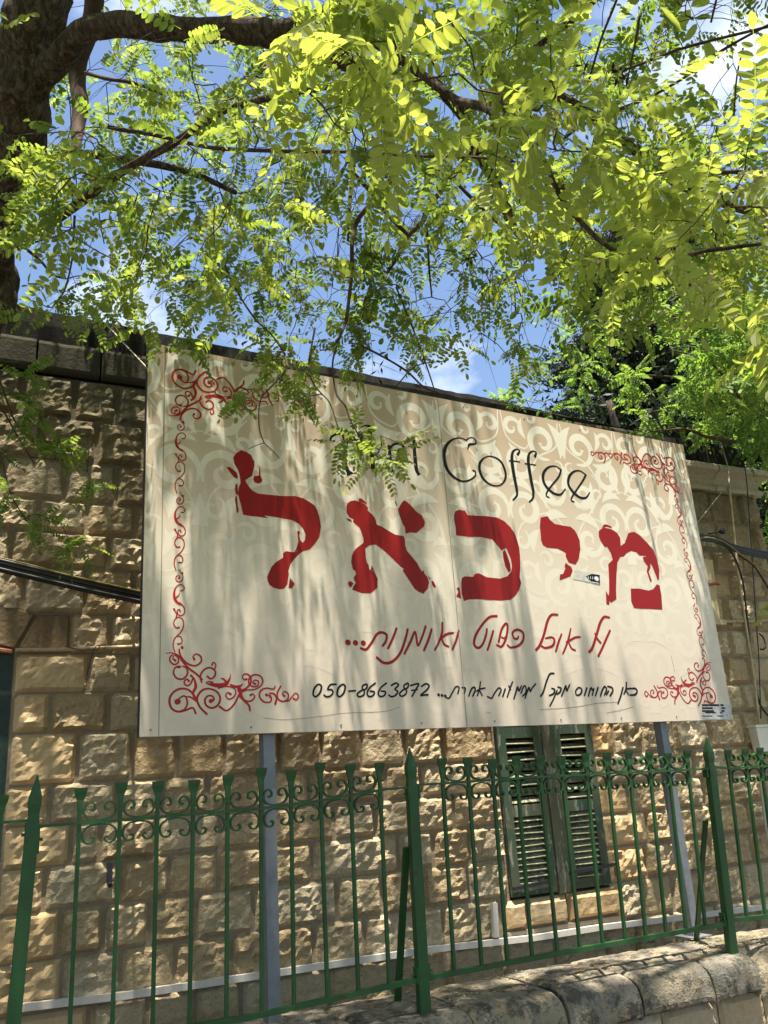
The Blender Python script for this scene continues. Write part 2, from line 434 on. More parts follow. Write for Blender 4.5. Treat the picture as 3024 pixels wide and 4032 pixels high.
# return walls, roof
b = MB(); b.box((XR - .28, YW + .281, .2), (XR - .012, 11, 3.8)); b.box((XL, 10.7, .2), (XR - .29, 11, 3.8)); hp('side_wall', b, M_stone)
b = MB(); b.box((XL, YW + .285, 3.84), (XR - .285, 10.69, 3.98)); hp('roof', b, M_roof)
# cornice on the left: plain projecting blocks
cj = [XL, -.75, -.35, .235, .60, 1.1, 1.75, 2.5, 3.3, 4.1, 4.98]
for i, (a, c) in enumerate(zip(cj[:-1], cj[1:])):
    rr = random.Random(i); V = []; F = []
    prof = [(.0, 4.075), (-.025, 4.075), (-.042, 4.09), (-.046, 4.11), (-.048, 4.25), (-.036, 4.275), (.0, 4.277)]
    zo = rr.uniform(-.006, .006) - (i > 4) * .012
    ns = 10
    for k in range(ns + 1):
        x = a + .006 + (c - a - .012) * k / ns
        for (y, z) in prof:
            q = Vector((x * 9, z * 9, i))
            V.append((x, YW + y + .006 * noise.noise(q) * (y < -.01), z + zo + .004 * noise.noise(q + Vector((9, 9, 9)))))
    m_ = len(prof)
    for k in range(ns):
        for t in range(m_ - 1):
            A = k * m_ + t; F.append((A, A + m_, A + m_ + 1, A + 1))
    F.append(tuple(range(m_))); F.append(tuple(range(len(V) - 1, len(V) - 1 - m_, -1)))
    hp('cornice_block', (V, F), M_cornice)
# moulded cornice on the right end, returning round the corner
prof = [(0, 3.80), (-.05, 3.805), (-.06, 3.83), (-.052, 3.85), (-.03, 3.865), (-.035, 3.90), (-.06, 3.93), (-.10, 3.955), (-.13, 3.965), (-.13, 4.01), (-.10, 4.03), (.3, 4.035)]
rj = [5.003, 5.62, XR]
for i, (a, c) in enumerate(zip(rj[:-1], rj[1:])):
    V = []; F = []; ns = 12; m_ = len(prof)
    for k in range(ns + 1):
        for (y, z) in prof:
            x = a + (c - a) * k / ns + (.005 if k == 0 else (-.005 if k == ns and i == 0 else 0))
            if i == 1 and k == ns: x = XR - min(0, y)       # mitred end
            V.append((x, YW + y + .005 * noise.noise(Vector((x * 8, z * 8, 3))), z + .005 * noise.noise(Vector((x * 6, z * 6, 7)))))
    if i == 1:
        for (y, z) in prof: V.append((XR - min(0, y) - .001, YW + 6, z))
        ns += 1
    for k in range(ns):
        for t in range(m_ - 1):
            A = k * m_ + t; F.append((A, A + m_, A + m_ + 1, A + 1))
    F.append(tuple(range(m_)))
    hp('cornice_moulding', (V, F), mat_stone('pale_cornice%d' % i, (.42, .40, .30), (.34, .32, .23), (.46, .43, .33), None, .006, .7) if i == 0 else bpy.data.materials['pale_cornice0'])
# blackened parapet, ragged top that sinks to the right
V = []; F = []; xs = np.linspace(XL, XR - .06, 150)
for x in xs:
    top = np.interp(x, [XL, 0, .9, 3.5, 5.0, 5.6, 5.9, 6.1], [4.53, 4.515, 4.475, 4.37, 4.27, 4.27, 4.27, 4.24])
    top += .010 * noise.noise(Vector((x * 5, 0, 0))) + .006 * noise.noise(Vector((x * 23, 0, 2)))
    bot = 4.272 if x < 4.99 else 4.033
    yb = YW - .02
    for y, z in ((yb, bot), (yb - .008, (bot + top) / 2), (yb + .004, top - .01), (yb + .03, top), (yb + .22, top + .004), (yb + .24, bot - .2)):
        V.append((x, y + .004 * noise.noise(Vector((x * 9, z * 9, 1))), z))
for k in range(len(xs) - 1):
    for t in range(5):
        A = k * 6 + t; F.append((A, A + 6, A + 7, A + 1))
F.append((0, 1, 2, 3, 4, 5)); F.append(tuple(len(V) - 1 - i for i in range(6)))
hp('parapet', (V, F), M_parapet)
b = MB(); b.box((XR - .30, YW + .23, 4.036), (XR - .08, 11, 4.22)); hp('parapet', b, M_parapet)
# sill
for i, (a, c) in enumerate([(3.13, 3.30), (3.30, 3.62), (3.62, 4.06)]):
    V, F = rock(a + .003, c - .003, .70, .865, YW, relief=.006, seed=900 + i, edge=.045, depth=.2, cell=.03)
    hp('window_sill', (V, F), M_dressed)
b = MB(); b.box((WX0 - .08, YW - .03, .60), (WX1 + .08, YW + .02, .69)); hp('mortar_bed', b, M_mortar)
M_arch = mat_stone('arch_stone', (.30, .22, .135), (.22, .155, .09), (.33, .25, .16), (2.3, 3.0, (.06, .055, .04)), .008, .7)
# voussoirs of the flat arch at the far left
for i, poly in enumerate([[(.235, 2.415), (.49, 2.415), (.49, 2.61), (.325, 2.61)], [(-.10, 2.50), (.225, 2.42), (.315, 2.61), (-.06, 2.72)], [(-.5, 2.52), (-.11, 2.505), (-.07, 2.72), (-.48, 2.74)], [(-.89, 2.42), (-.51, 2.52), (-.49, 2.74), (-.95, 2.62)]]):
    n_ = len(poly); V = [(x, YW - .02, z) for x, z in poly]
    cx_ = sum(x for x, z in poly) / n_; cz_ = sum(z for x, z in poly) / n_
    V += [(cx_ + (x - cx_) * .94, YW - .034, cz_ + (z - cz_) * .94) for x, z in poly] + [(x, YW + .1, z) for x, z in poly]
    F = [tuple(range(n_, 2 * n_))] + [(k, (k + 1) % n_, n_ + (k + 1) % n_, n_ + k) for k in range(n_)] + [(2 * n_ + k, 2 * n_ + (k + 1) % n_, (k + 1) % n_, k) for k in range(n_)]
    hp('arch_stone', (V, F), M_arch)

# shutters -----------------------------------------------------------
def shutter(x0, x1, z0, z1, y, rails, mat, smat, seed, n_blinds, label):
    root = bpy.data.objects.new('shutter', None); COL.objects.link(root); root.parent = house
    root.location = Vector((x0, y, z0)) - house_off; root.empty_display_size = .05
    root['label'] = label
    off = Vector((x0, y, z0))
    def pp(name, mb, m): return link(name, mesh(name, [tuple(Vector(v) - off) for v in mb.V], mb.F, m), root)
    sw = .062
    for a in (x0, x1 - sw):
        b = MB(); b.box((a, y - .02, z0), (a + sw, y + .02, z1)); pp('stile', b, mat)
    zs = [z0] + rails + [z1 - .07]
    hs = [.06] + [.072] * len(rails) + [.07]
    for z, h in zip(zs, hs):
        b = MB(); b.box((x0 + sw, y - .018, z), (x1 - sw, y + .018, z + h)); pp('rail', b, mat)
    rr = random.Random(seed)
    for k in range(len(zs) - 1):
        a, c = zs[k] + hs[k], zs[k + 1]; n_ = n_blinds[k]
        for i in range(n_):
            z = a + (i + .5) * (c - a) / n_
            tilt = rad(38) + rr.uniform(-.07, .07)
            if k == 1 and rr.random() < .12: tilt = rad(80)
            w = .046; dy, dz = math.cos(tilt) * w / 2, math.sin(tilt) * w / 2
            b = MB(); t = .0035; e = rr.uniform(-.003, .003)
            P = [(-dy, -dz), (dy, dz)]
            ny, nz_ = -math.sin(tilt) * t, math.cos(tilt) * t
            V = []
            for xx, ee in ((x0 + sw + .001, e), (x1 - sw - .001, -e)):
                for (yy, zz), s_ in ((P[0], -1), (P[1], -1), (P[1], 1), (P[0], 1)): V.append((xx, y + yy + ny * s_, z + zz + nz_ * s_ + ee))
            b.add(V, [(0, 1, 2, 3), (7, 6, 5, 4), (0, 4, 5, 1), (1, 5, 6, 2), (2, 6, 7, 3), (3, 7, 4, 0)])
            pp('slat', b, smat)
YS = YW - .012
shutter(3.20, 3.545, .885, 2.52, YS, [1.355, 1.85], M_shut, M_slat, 1, [11, 8, 11], 'left leaf of peeling green louvred shutter')
shutter(3.645, 3.98, .885, 2.52, YS, [1.36, 1.865], M_shut, M_slat, 2, [11, 8, 11], 'right leaf of peeling green louvred shutter')
b = MB(); b.box((3.549, YS - .035, .872), (3.60, YS + .02, 2.52)); hp('astragal', b, M_bare)
b = MB(); b.box((3.602, YS - .024, .874), (3.641, YS + .02, 2.52)); hp('meeting_stile', b, M_shut)
b = MB(); b.box((WX0 + .005, YW + .20, .84), (WX1 - .005, YW + .24, 2.55)); hp('inner_wall', b, M_iron)
for (xa, za, xb, zb) in ((3.20, .935, 3.50, .955), (3.64, .985, 4.03, 1.005)):
    b = MB(); b.obox((xa, YS - .032, za), (xb, YS - .032, zb), .022, .012); hp('hinge_strap', b, M_iron)
b = MB(); b.obox((4.02, YS - .03, .93), (4.02, YS - .03, .99), .012, .012); hp('hinge_pin', b, M_rust)
for px_ in (3.185, 3.555):   # left edge opening: dark green shutter
    pass
b = MB(); b.box((DX1 - .075, YW - .005, .9), (DX1 - .004, YW + .04, 2.40)); hp('side_shutter_stile', b, M_dgreen)
b = MB(); b.box((-.9, YW + .01, .9), (DX1 - .077, YW + .035, 2.40)); hp('side_shutter_panel', b, M_dgreen)
for i in range(28):
    b = MB(); z = .95 + i * .052; b.add([(-.85, YW - .012, z), (DX1 - .08, YW - .012, z), (DX1 - .08, YW + .009, z + .045), (-.85, YW + .009, z + .045)], [(0, 1, 2, 3)]); b.F.append((3, 2, 1, 0)) if False else None
    hp('shutter_slat', b, M_dgreen)
b = MB(); b.tube([(-.3, YW - .03, 2.46), (.02, YW - .03, 2.43), (.21, YW - .03, 2.405)], .013, 6); hp('lintel_bar', b, M_rust)

# ------------------------------------------------------------------ things fixed to the house
def cable(name, pts, r, mat, label, cat, n=6, group=None):
    P = catmull(pts, 5); off = P[0]
    b = MB(); b.tube([tuple(p - off) for p in P], r, n)
    o = b.build(name, mat, None, True); o.location = off; tag(o, label, cat, group); return o
def W(px, py, d=0.0): return at_y(px, py, YW - .05 - d)
# white trunking low on the wall
b = MB(); pts = [W(60, 3975), W(98, 3965), W(500, 3918), W(1200, 3813), W(1700, 3738), W(2099, 3693), W(2360, 3652), W(2690, 3612), W(3050, 3566)]
P0 = Vector(pts[0]); conduit = thing('cable_trunking', 'long white plastic trunking running low along the stone wall', 'trunking', tuple(P0))
b.V = []
for p, q in zip(pts[:-1], pts[1:]):
    b = MB(); b.obox(Vector(p) - P0, Vector(q) - P0, .034, .03); b.build('trunking_length', M_white, conduit)
b = MB(); b.obox(Vector(W(1945, 3555)) - P0, Vector(W(1952, 3690, .002)) - P0, .034, .028); b.build('riser', M_white, conduit)
b = MB(); b.obox(Vector(W(58, 3800)) - P0, Vector(W(50, 3968)) - P0, .034, .028); b.build('riser', M_white, conduit)
# pipes at mid height
cable('wall_pipe', [at_y(60, 2560, YW - .06), at_y(200, 2558, YW - .06), at_y(400, 2553, YW - .06), at_y(560, 2545, YW - .06), at_y(1700, 2500, YW - .06), at_y(2790, 2450, YW - .06), at_y(2960, 2447, YW - .06), at_y(3060, 2440, YW - .06)], .011, M_pipe, 'thin tan pipe crossing the wall at mid height behind the billboard', 'pipe')
cable('tied_wire', [at_y(374, 2548, YW - .1), at_y(362, 2580, YW - .09), at_y(352, 2620, YW - .1), at_y(342, 2655, YW - .09), at_y(340, 2676, YW - .1)], .003, M_cable, 'loose black wire hanging from the tan pipe', 'wire', 5)
cable('tied_wire', [at_y(374, 2548, YW - .1), at_y(385, 2540, YW - .11), at_y(392, 2548, YW - .10), at_y(380, 2560, YW - .1), at_y(366, 2556, YW - .11), at_y(320, 2560, YW - .08), at_y(260, 2545, YW - .07)], .0025, M_cable, 'small knotted black wire loop on the tan pipe', 'wire', 5)
# bundle of black cables, left
CBL = ['topmost thick black cable of the sagging bundle behind the billboard', 'second black cable from the top of the sagging bundle', 'thickest black cable in the middle of the sagging bundle', 'second lowest black cable of the sagging bundle', 'lowest and thinnest black cable of the sagging bundle']
for k, (dz, r) in enumerate([(2, .012), (13, .010), (25, .014), (36, .010), (44, .008)]):
    cable('black_cable', [at_y(-60, 2190 + dz, 4.86 - .01 * (k % 2)), at_y(150, 2240 + dz, 4.86 - .01 * (k % 2)), at_y(350, 2287 + dz, 4.86 - .01 * (k % 2)), at_y(580, 2338 + dz * .95, 4.86 - .01 * (k % 2)), at_y(760, 2372 + dz * .9, 4.86), at_y(1500, 2250 + dz * .8, 4.84), at_y(2300, 2110 + dz * .5, 4.84), at_y(2760, 2105 + dz * .5, 4.84), at_y(2900, 2150 + dz * .5, 4.84), at_y(3060, 2182 + dz * .6, 4.84)],
          r, M_cable, CBL[k], 'cable', 8, 'cables of the black bundle')
cable('yellow_cable', [at_y(-20, 2190, 4.84), at_y(150, 2232, 4.84), at_y(260, 2262, 4.84), at_y(560, 2330, 4.84)], .004, M_ycable, 'thin yellow cable lying on the black bundle at the left', 'cable', 5)
cable('striped_cable', [at_y(2750, 2118, 4.83), at_y(2800, 2118, 4.83), at_y(2860, 2140, 4.82), at_y(2960, 2215, 4.81), at_y(3080, 2285, 4.8)], .006, M_ycable, 'yellow striped cable curving away right of the billboard', 'cable', 6)
cable('drop_cable', [at_y(2850, 2145, 4.84), at_y(2890, 2190, 4.86), at_y(2925, 2290, 4.9), at_y(2938, 2400, 4.93), at_y(2950, 2500, 4.93), at_y(2965, 2640, 4.93), at_y(2985, 2750, 4.93), at_y(3010, 2800, 4.93), at_y(3060, 2850, 4.93)], .008, M_cable, 'black cable dropping down the wall corner right of the billboard', 'cable', 6)
cable('drop_cable', [at_y(2905, 2185, 4.83), at_y(2965, 2225, 4.83), at_y(3010, 2290, 4.83), at_y(3060, 2370, 4.83)], .008, M_cable, 'black cable bowing out past the right wall corner', 'cable', 6)
cable('corner_cable', [at_y(2905, 1760, 4.95), at_y(2925, 1800, 4.88), at_y(2940, 1900, 4.84), at_y(2952, 2060, 4.9), at_y(2965, 2250, 4.92), at_y(2978, 2450, 4.92), at_y(2988, 2600, 4.92), at_y(2996, 2830, 4.92)], .005, M_cable, 'thin black cable from the parapet straight down the right corner', 'cable', 5)
cable('roof_wire', [at_y(2690, 1722, 5.0), at_y(2730, 1738, 5.0), at_y(2830, 1742, 4.97), at_y(3080, 1752, 4.9)], .0035, M_cable, 'thin black wire along the top of the parapet at the right', 'wire', 5)
cable('stay_wire', [at_y(2838, 1742, 4.90), at_y(2852, 1790, 4.88), at_y(2866, 1840, 4.86), at_y(2871, 1900, 4.82), at_y(2871, 1912, 4.85)], .005, M_wire, 'pale bent rod hanging from the parapet over the moulded cornice', 'wire', 5)
cable('diagonal_wire', [at_y(2854, 1922, 4.9), at_y(2800, 1990, 4.9), at_y(2740, 2065, 4.9)], .0045, M_wire, 'short pale diagonal wire on the top right stones', 'wire', 5)
cable('stay_wire', [at_y(345, 1250, 5.05), at_y(372, 1253, 4.98), at_y(400, 1262, 4.9), at_y(440, 1300, 4.75), at_y(500, 1365, 4.5), at_y(560, 1428, 4.2), at_y(590, 1462, 4.06)], .004, M_wire, 'pale stay wire from the black parapet to the top left of the billboard', 'wire', 5)
cable('downpipe', [at_y(2870, 1915, 4.93), at_y(2880, 2000, 4.93), at_y(2895, 2150, 4.93), at_y(2912, 2300, 4.93), at_y(2935, 2450, 4.93), at_y(2965, 2640, 4.93), at_y(2990, 2850, 4.93)], .010, M_board, 'slim tan pipe down the right end of the wall', 'pipe', 8)
# wooden board and rusty bar
P0 = Vector(at_y(2790, 2430, 4.93)); t = thing('leaning_board', 'weathered wooden board fixed upright on the wall beside the billboard', 'board', tuple(P0))
b = MB(); b.obox(Vector(at_y(2790, 2450, 4.93)) - P0, Vector(at_y(2760, 2200, 4.93)) - P0, .22, .03); b.build('plank', M_board, t)
b = MB(); b.box((-.16, -.02, -.06), (.16, .03, -.02)); b.build('ledge', M_board, t)
P0 = Vector(at_y(2825, 2295, 4.85)); b = MB(); b.tube([tuple(Vector(at_y(2740, 2310, 4.93)) - P0), (0, 0, 0)], .014, 6); b.tube([(0, 0, 0), (.005, -.005, -.02)], .013, 6)
o = b.build('rusty_bar', M_rust); o.location = P0; tag(o, 'short rusty iron bar sticking out over the wooden board', 'bar')
# black anchor with ball end
P0 = Vector(at_y(2845, 2092, 4.78)); b = MB()
b.tube([tuple(Vector(at_y(2755, 2118, 4.9)) - P0), tuple(Vector(at_y(2790, 2102, 4.86)) - P0), (0, 0, 0)], .007, 6)
for k in range(6): 
    a0 = -math.pi / 2 + math.pi * k / 6; a1 = a0 + math.pi / 6
    b.tube([(.03 * math.sin(a0), 0, 0), (.03 * math.sin(a1), 0, 0)], [max(.002, .026 * math.cos(a0)), max(.002, .026 * math.cos(a1))], 8, cap=False)
o = b.build('cable_anchor', M_iron, None, True); o.location = P0; tag(o, 'black iron cable anchor with round end on the right wall', 'anchor')
# hook
cable('wall_hook', [at_y(2990, 2495, 4.93), at_y(3005, 2510, 4.9), at_y(3015, 2540, 4.87), at_y(3008, 2556, 4.87), at_y(2992, 2556, 4.9)], .007, M_iron, 'black curved hook near the lower right corner of the house', 'hook')
# cream cistern box bottom right
P0 = Vector(at_y(3040, 2905, 4.91)); t = thing('meter_box', 'cream plastic box with a lid on the wall at the right edge', 'box', tuple(P0))
bx0 = at_y(2995, 2960, 4.88)[0] - P0.x
b = MB(); zt = at_y(2995, 2864, 4.88)[2] - P0.z; zb = at_y(2995, 2960, 4.88)[2] - P0.z
b.add([(bx0, -.03, zt), (bx0 + .42, -.03, zt), (bx0 + .42, .05, zt), (bx0, .05, zt), (bx0 + .012, -.025, zb), (bx0 + .40, -.025, zb), (bx0 + .40, .045, zb), (bx0 + .012, .045, zb)],
      [(0, 1, 2, 3), (7, 6, 5, 4), (0, 4, 5, 1), (1, 5, 6, 2), (2, 6, 7, 3), (3, 7, 4, 0)]); b.build('tank', M_cream, t)
b = MB(); b.box((bx0 - .008, -.038, zt + .0015), (bx0 + .43, .055, zt + .02)); b.build('lid', M_cream, t)
cable('white_downpipe', [at_y(3000, 3060, 4.9), at_y(3012, 3200, 4.9), at_y(3030, 3330, 4.9)], .016, M_white, 'white waste pipe under the cream box at the right edge', 'pipe', 8)
# small iron fixings on the left wall
P0 = Vector(at_y(432, 3440, 4.95)); b = MB(); b.box((-.012, -.012, -.05), (.012, .05, .05)); b.tube([(0, -.01, -.05), (0, -.03, -.055)], .012, 6); o = b.build('iron_staple', M_iron); o.location = P0; tag(o, 'small black iron staple set in a stone behind the left fence panel', 'iron fixing')

# ------------------------------------------------------------------ garden wall with coping
gw = thing('garden_wall', 'low rough stone garden wall with thick rounded lichen stained coping under the fence', 'wall', (3, 3.9, 0))
go = Vector((3, 3.9, 0))
cjx = [-2.2, -1.6, -1.0, -.4, .1, .62, 1.15, 1.66, 2.19, 2.70, 3.15, 3.63, 3.99, 4.50, 5.1, 5.7, 6.3, 6.9]
prof = [(4.40, .56), (4.40, .600), (4.30, .610), (4.2, .612), (4.1, .612), (4.0, .612), (3.93, .611), (3.885, .606), (3.855, .596), (3.828, .578), (3.811, .552), (3.803, .515), (3.80, .465), (3.803, .445), (3.83, .432), (3.90, .430)]
for i, (a, c) in enumerate(zip(cjx[:-1], cjx[1:])):
    V = []; F = []; ns = 24; m_ = len(prof); rr = random.Random(i)
    dz = rr.uniform(-.008, .008); dyf = rr.uniform(-.012, .012)
    for k in range(ns + 1):
        u = k / ns; x = a + .007 + (c - a - .014) * u; e = min(u, 1 - u) * (c - a)
        for (y, z) in prof:
            fr = 1 if y < 3.99 else 0
            q = Vector((x * 5, y * 6, z * 6 + i * 3))
            n1 = noise.noise(q) * .007 + noise.noise(q * 3.1) * .006 + noise.noise(q * 8) * .004
            rd = .012 * max(0, 1 - e / .02) ** 2
            slump = 0
            if 3.96 < x < 4.35: slump = .05 * math.exp(-((x - 4.02) / .10) ** 2)     # worn hollow beside the third post
            V.append((x, y + fr * (n1 + dyf + rd + slump * .9), z + dz + n1 * .7 - rd - slump * fr))
    for k in range(ns):
        for t in range(m_ - 1):
            A = k * m_ + t; F.append((A, A + 1, A + m_ + 1, A + m_))
    F.append(tuple(range(m_))); F.append(tuple(len(V) - 1 - t for t in range(m_)))
    link('coping_stone', mesh('coping_stone', [tuple(Vector(v) - go) for v in V], F, M_coping, False), gw)
sd = 2000
for (z0, z1) in ((.0, .21), (.21, .425)):
    x = -2.2
    while x < 6.8:
        w = rs.uniform(.22, .42); sd += 1
        V, F = rock(x + .005, x + w - .005, z0 + .006, z1 - .006, 3.875, relief=.018, seed=sd, edge=.01, depth=.06)
        link('wall_stone', mesh('wall_stone', [tuple(Vector(v) - go) for v in V], F, M_garden), gw); x += w
b = MB(); b.box((-2.2, 3.885, -.1), (6.9, 4.33, .43)); link('wall_core', mesh('wall_core', [tuple(Vector(v) - go) for v in b.V], b.F, M_mortar), gw)
# litter of fallen blossom on the coping
V = []; F = []
for i in range(700):
    x = RNG.uniform(-.5, 6); y = 3.98 + abs(RNG.normal(0, .16)); z = .616
    if y > 4.38: continue
    if RNG.random() < .5: x = RNG.choice([2.15, 3.95, 4.15, 2.7]) + RNG.normal(0, .13)
    a = RNG.uniform(0, 6.28); L = RNG.uniform(.004, .010); w = L * .5; k = len(V); t = RNG.uniform(0, .006)
    ca, sa = math.cos(a) * L, math.sin(a) * L
    V += [(x - ca, y - sa, z), (x + sa * .5, y - ca * .5, z + t), (x + ca, y + sa, z + .001), (x - sa * .5, y + ca * .5, z + t * .5)]; F.append((k, k + 1, k + 2, k + 3))
M_petal = mat_plain('dry_petal', (.52, .44, .22), .9, .1, .2, 90)
o = link('fallen_petals', mesh('fallen_petals', V, F, M_petal)); o['kind'] = 'stuff'; o['label'] = 'pale dried blossom petals scattered on the coping'

# ------------------------------------------------------------------ fence
YF = 3.93
def Fp(px, py): return Vector(at_y(px, py, YF))
def z7(x, y): return Fp(x / 1.3825, 2800 + y / 1.3825)
def z8(x, y): return Fp(1000 + x / 1.3825, 2800 + y / 1.3825)
def zr(x, y): return Fp(2000 + x / 1.62, 2800 + y / 1.62)
fence = thing('iron_fence', 'green painted wrought iron fence with scrollwork and spiked posts on the coping', 'fence', (2, YF, .61))
fo = Vector((2, YF, .61))
def fl(name, mb, mat=M_green, smooth=False): return link(name, mesh(name, [tuple(Vector(v) - fo) for v in mb.V], mb.F, mat, smooth), fence)
def head_mb(b, p, t, s):     # splayed flat finial on top of a bar
    u = Vector((1, 0, 0)); t = t.normalized()
    w = [.009, .009, .012, .018, .021, .0215]; h = [0, .02, .038, .052, .064, .078]; d = [.008, .008, .007, .006, .006, .006]
    yo = [0, 0, 0, -.003, -.006, -.008]
    V = []
    for wi, hi, di, yi in zip(w, h, d, yo):
        c = p + t * hi * s
        for a, e in ((-1, -1), (1, -1), (1, 1), (-1, 1)): V.append(c + u * a * wi * s + Vector((0, e * di + yi, 0)))
    F = []
    for k in range(5):
        for j in range(4): A = k * 4 + j; B = k * 4 + (j + 1) % 4; F.append((A, B, B + 4, A + 4))
    F.append((20, 21, 22, 23)); b.add(V, F)
def strip(path, w=.020, t=.0062):   # bent flat strip; path = local (x,z) points, depth along y
    P = catmull(path, 4); n_ = len(P); V = []; F = []
    for i in range(n_):
        d = P[min(i + 1, n_ - 1)] - P[max(i - 1, 0)]; d = d / (np.linalg.norm(d) + 1e-9); nn = np.array([-d[1], d[0]]) * t / 2
        for s_, y in ((-1, -w / 2), (1, -w / 2), (1, w / 2), (-1, w / 2)):
            V.append((P[i][0] + s_ * nn[0], y, P[i][1] + s_ * nn[1]))
    for i in range(n_ - 1):
        for j in range(4): A = i * 4 + j; B = i * 4 + (j + 1) % 4; F.append((A, B, B + 4, A + 4))
    F.append((3, 2, 1, 0)); F.append(tuple(len(V) - 4 + k for k in range(4)))
    return V, F
S = .125
half_up = [(.034, .050), (.040, .044), (.047, .052), (.046, .068), (.034, .077), (.021, .070), (.013, .052), (.013, .036), (.026, .017), (.045, .010)]
half_dn = [(.036, -.062), (.033, -.070), (.040, -.077), (.049, -.068), (.047, -.052), (.036, -.047)][::1]
half_dn = [(.038, -.060), (.033, -.066), (.036, -.076), (.047, -.076), (.051, -.064), (.045, -.05)]
half_dn = [(.036, -.064), (.041, -.058), (.046, -.066), (.042, -.078), (.029, -.083), (.016, -.074), (.010, -.052), (.015, -.030), (.030, -.015), (.046, -.011)]
up = half_up + [(S / 2, .008)] + [(S - x, z) for x, z in reversed(half_up)]
dn = half_dn + [(S / 2, -.009)] + [(S - x, z) for x, z in reversed(half_dn)]
Vu, Fu = strip(up); Vd, Fd = strip(dn)
me_up = mesh('scroll', Vu, Fu, M_green); me_dn = mesh('scroll_lower', Vd, Fd, M_green)
Vh, Fh = strip([(x, z) for x, z in half_up] + [(S / 2, .008)]); me_half = mesh('half_scroll', Vh, Fh, M_green)
b = MB(); b.box((-.016, -.012, -.006), (.016, .012, .006)); me_col = mesh('collar', b.V, b.F, M_green)
def rail(pts, w=.012, h=.024, name='rail'):
    b = MB()
    for p, q in zip(pts[:-1], pts[1:]): b.obox(p, q, h, w)
    return fl(name, b)
def panel(bars, top, bot, endl, endr):
    topz = lambda x: float(np.interp(x, [p.x for p in top], [p.z for p in top]))
    botz = lambda x: float(np.interp(x, [p.x for p in bot], [p.z for p in bot]))
    rail(top, .028, .011, 'top_rail'); rail(bot, .026, .022, 'bottom_rail')
    base = []
    for (t, q) in bars:
        t = t.copy(); q = q.copy()
        b = MB(); tz = t.z - .070; d = (t - q).normalized()
        pt = q + d * ((tz - q.z) / d.z); q.z = botz(q.x) + .006
        b.obox(q, pt, .0155, .0155); fl('bar', b)
        b = MB(); head_mb(b, pt - d * .012, d, 1.18); fl('finial', b)
        base.append(pt + d * ((topz(pt.x) - pt.z) / d.z))
    for i, p in enumerate(base):
        if i > 0:
            c = link('collar', me_col, fence); c.location = p + Vector((0, 0, .044)) - fo
    for i in range(len(base) - 1):
        p, q = base[i], base[i + 1]; s_ = (q.x - p.x) / S; ang = -math.atan2(q.z - p.z, q.x - p.x)
        for me in (me_up, me_dn):
            c = link('scroll', me, fence); c.location = p - fo; c.scale = (s_, 1, 1); c.rotation_euler = (0, ang, rs.uniform(-.03, .03))
A = [(z7(440, 432), z7(380, 1703)), (z7(660, 402), z7(610, 1700)), (z7(860, 395), z7(830, 1700)), (z7(1055, 388), z7(1030, 1690)), (z7(1240, 360), z7(1232, 1680)), (z7(1420, 322), z7(1425, 1640)), (z8(200, 335), z8(218, 1590)), (z8(358, 292), z8(400, 1545)), (z8(522, 302), z8(568, 1510)), (z8(680, 292), z8(735, 1465))]
B = [(z8(1020, 268), z8(1090, 1415)), (z8(1160, 265), z8(1240, 1385)), (z8(1293, 272), z8(1380, 1360)), (zr(48, 298), zr(155, 1570)), (zr(195, 295), zr(315, 1540)), (zr(335, 298), zr(460, 1515)), (zr(490, 280), zr(605, 1490)), (zr(625, 278), zr(750, 1465)), (zr(765, 262), zr(880, 1440)), (zr(895, 275), zr(1008, 1412)), (zr(1015, 280), zr(1135, 1390)), (zr(1137, 262), zr(1258, 1365))]
Cc = [(zr(1398, 258), zr(1522, 1310)), (zr(1508, 250), zr(1638, 1290))]
d1 = Vector((.125, 0, 0))
for k in range(12): Cc.append((Cc[-1][0] + d1, Cc[-1][1] + d1))
Z0 = [(A[0][0] - Vector((.30 + .125 * k, 0, .01)), A[0][1] - Vector((.30 + .125 * k, 0, 0))) for k in range(10)][::-1]
panel(A, [z7(215, 627), z7(700, 590), Fp(1000, 3187), Fp(1253, 3154), Fp(1521, 3107), Fp(1612, 3101)], [Vector((.34, YF, .725)), z8(0, 1660), z8(900, 1460)], 0, 0)
panel(B, [z8(890, 402), z8(1659, 352), zr(1290, 368)], [z8(945, 1452), z8(1659, 1318), zr(1390, 1355)], 0, 0)
tz = zr(1500, 360).z
panel(Cc, [zr(1312, 355), zr(1420, 366), Vector((6.2, YF, tz))], [zr(1425, 1335), zr(1640, 1310), Vector((6.2, YF, .76))], 0, 0)
panel(Z0, [Vector((-1.4, YF, 1.55)), z7(0, 607), z7(150, 595)], [Vector((-1.4, YF, .73)), Vector((.24, YF, .73))], 0, 0)
def post(base, top, w=.050):
    b = MB(); d = (top - base).normalized()
    L = (top - base).length
    u = Vector((1, 0, 0)); u = (u - d * u.dot(d)).normalized(); v = d.cross(u)
    V = []; F = []
    st = [(0, w * .52), (L - .20, w * .5), (L - .15, w * .40), (L - .115, w * .50), (L - .09, w * .5), (L, .002)]
    for h, r in st:
        c = base + d * h
        for a, e in ((-1, -1), (1, -1), (1, 1), (-1, 1)): V.append(c + u * a * r + v * e * r * .8)
    for k in range(len(st) - 1):
        for j in range(4): A_ = k * 4 + j; B_ = k * 4 + (j + 1) % 4; F.append((A_, B_, B_ + 4, A_ + 4))
    F.append((3, 2, 1, 0)); b.add(V, F); fl('post', b)
p1b = Fp(60, 3950) ; p1t = Fp(148, 3050); d = (p1t - p1b); p1b = p1b - d * ((p1b.z - .56) / d.z)
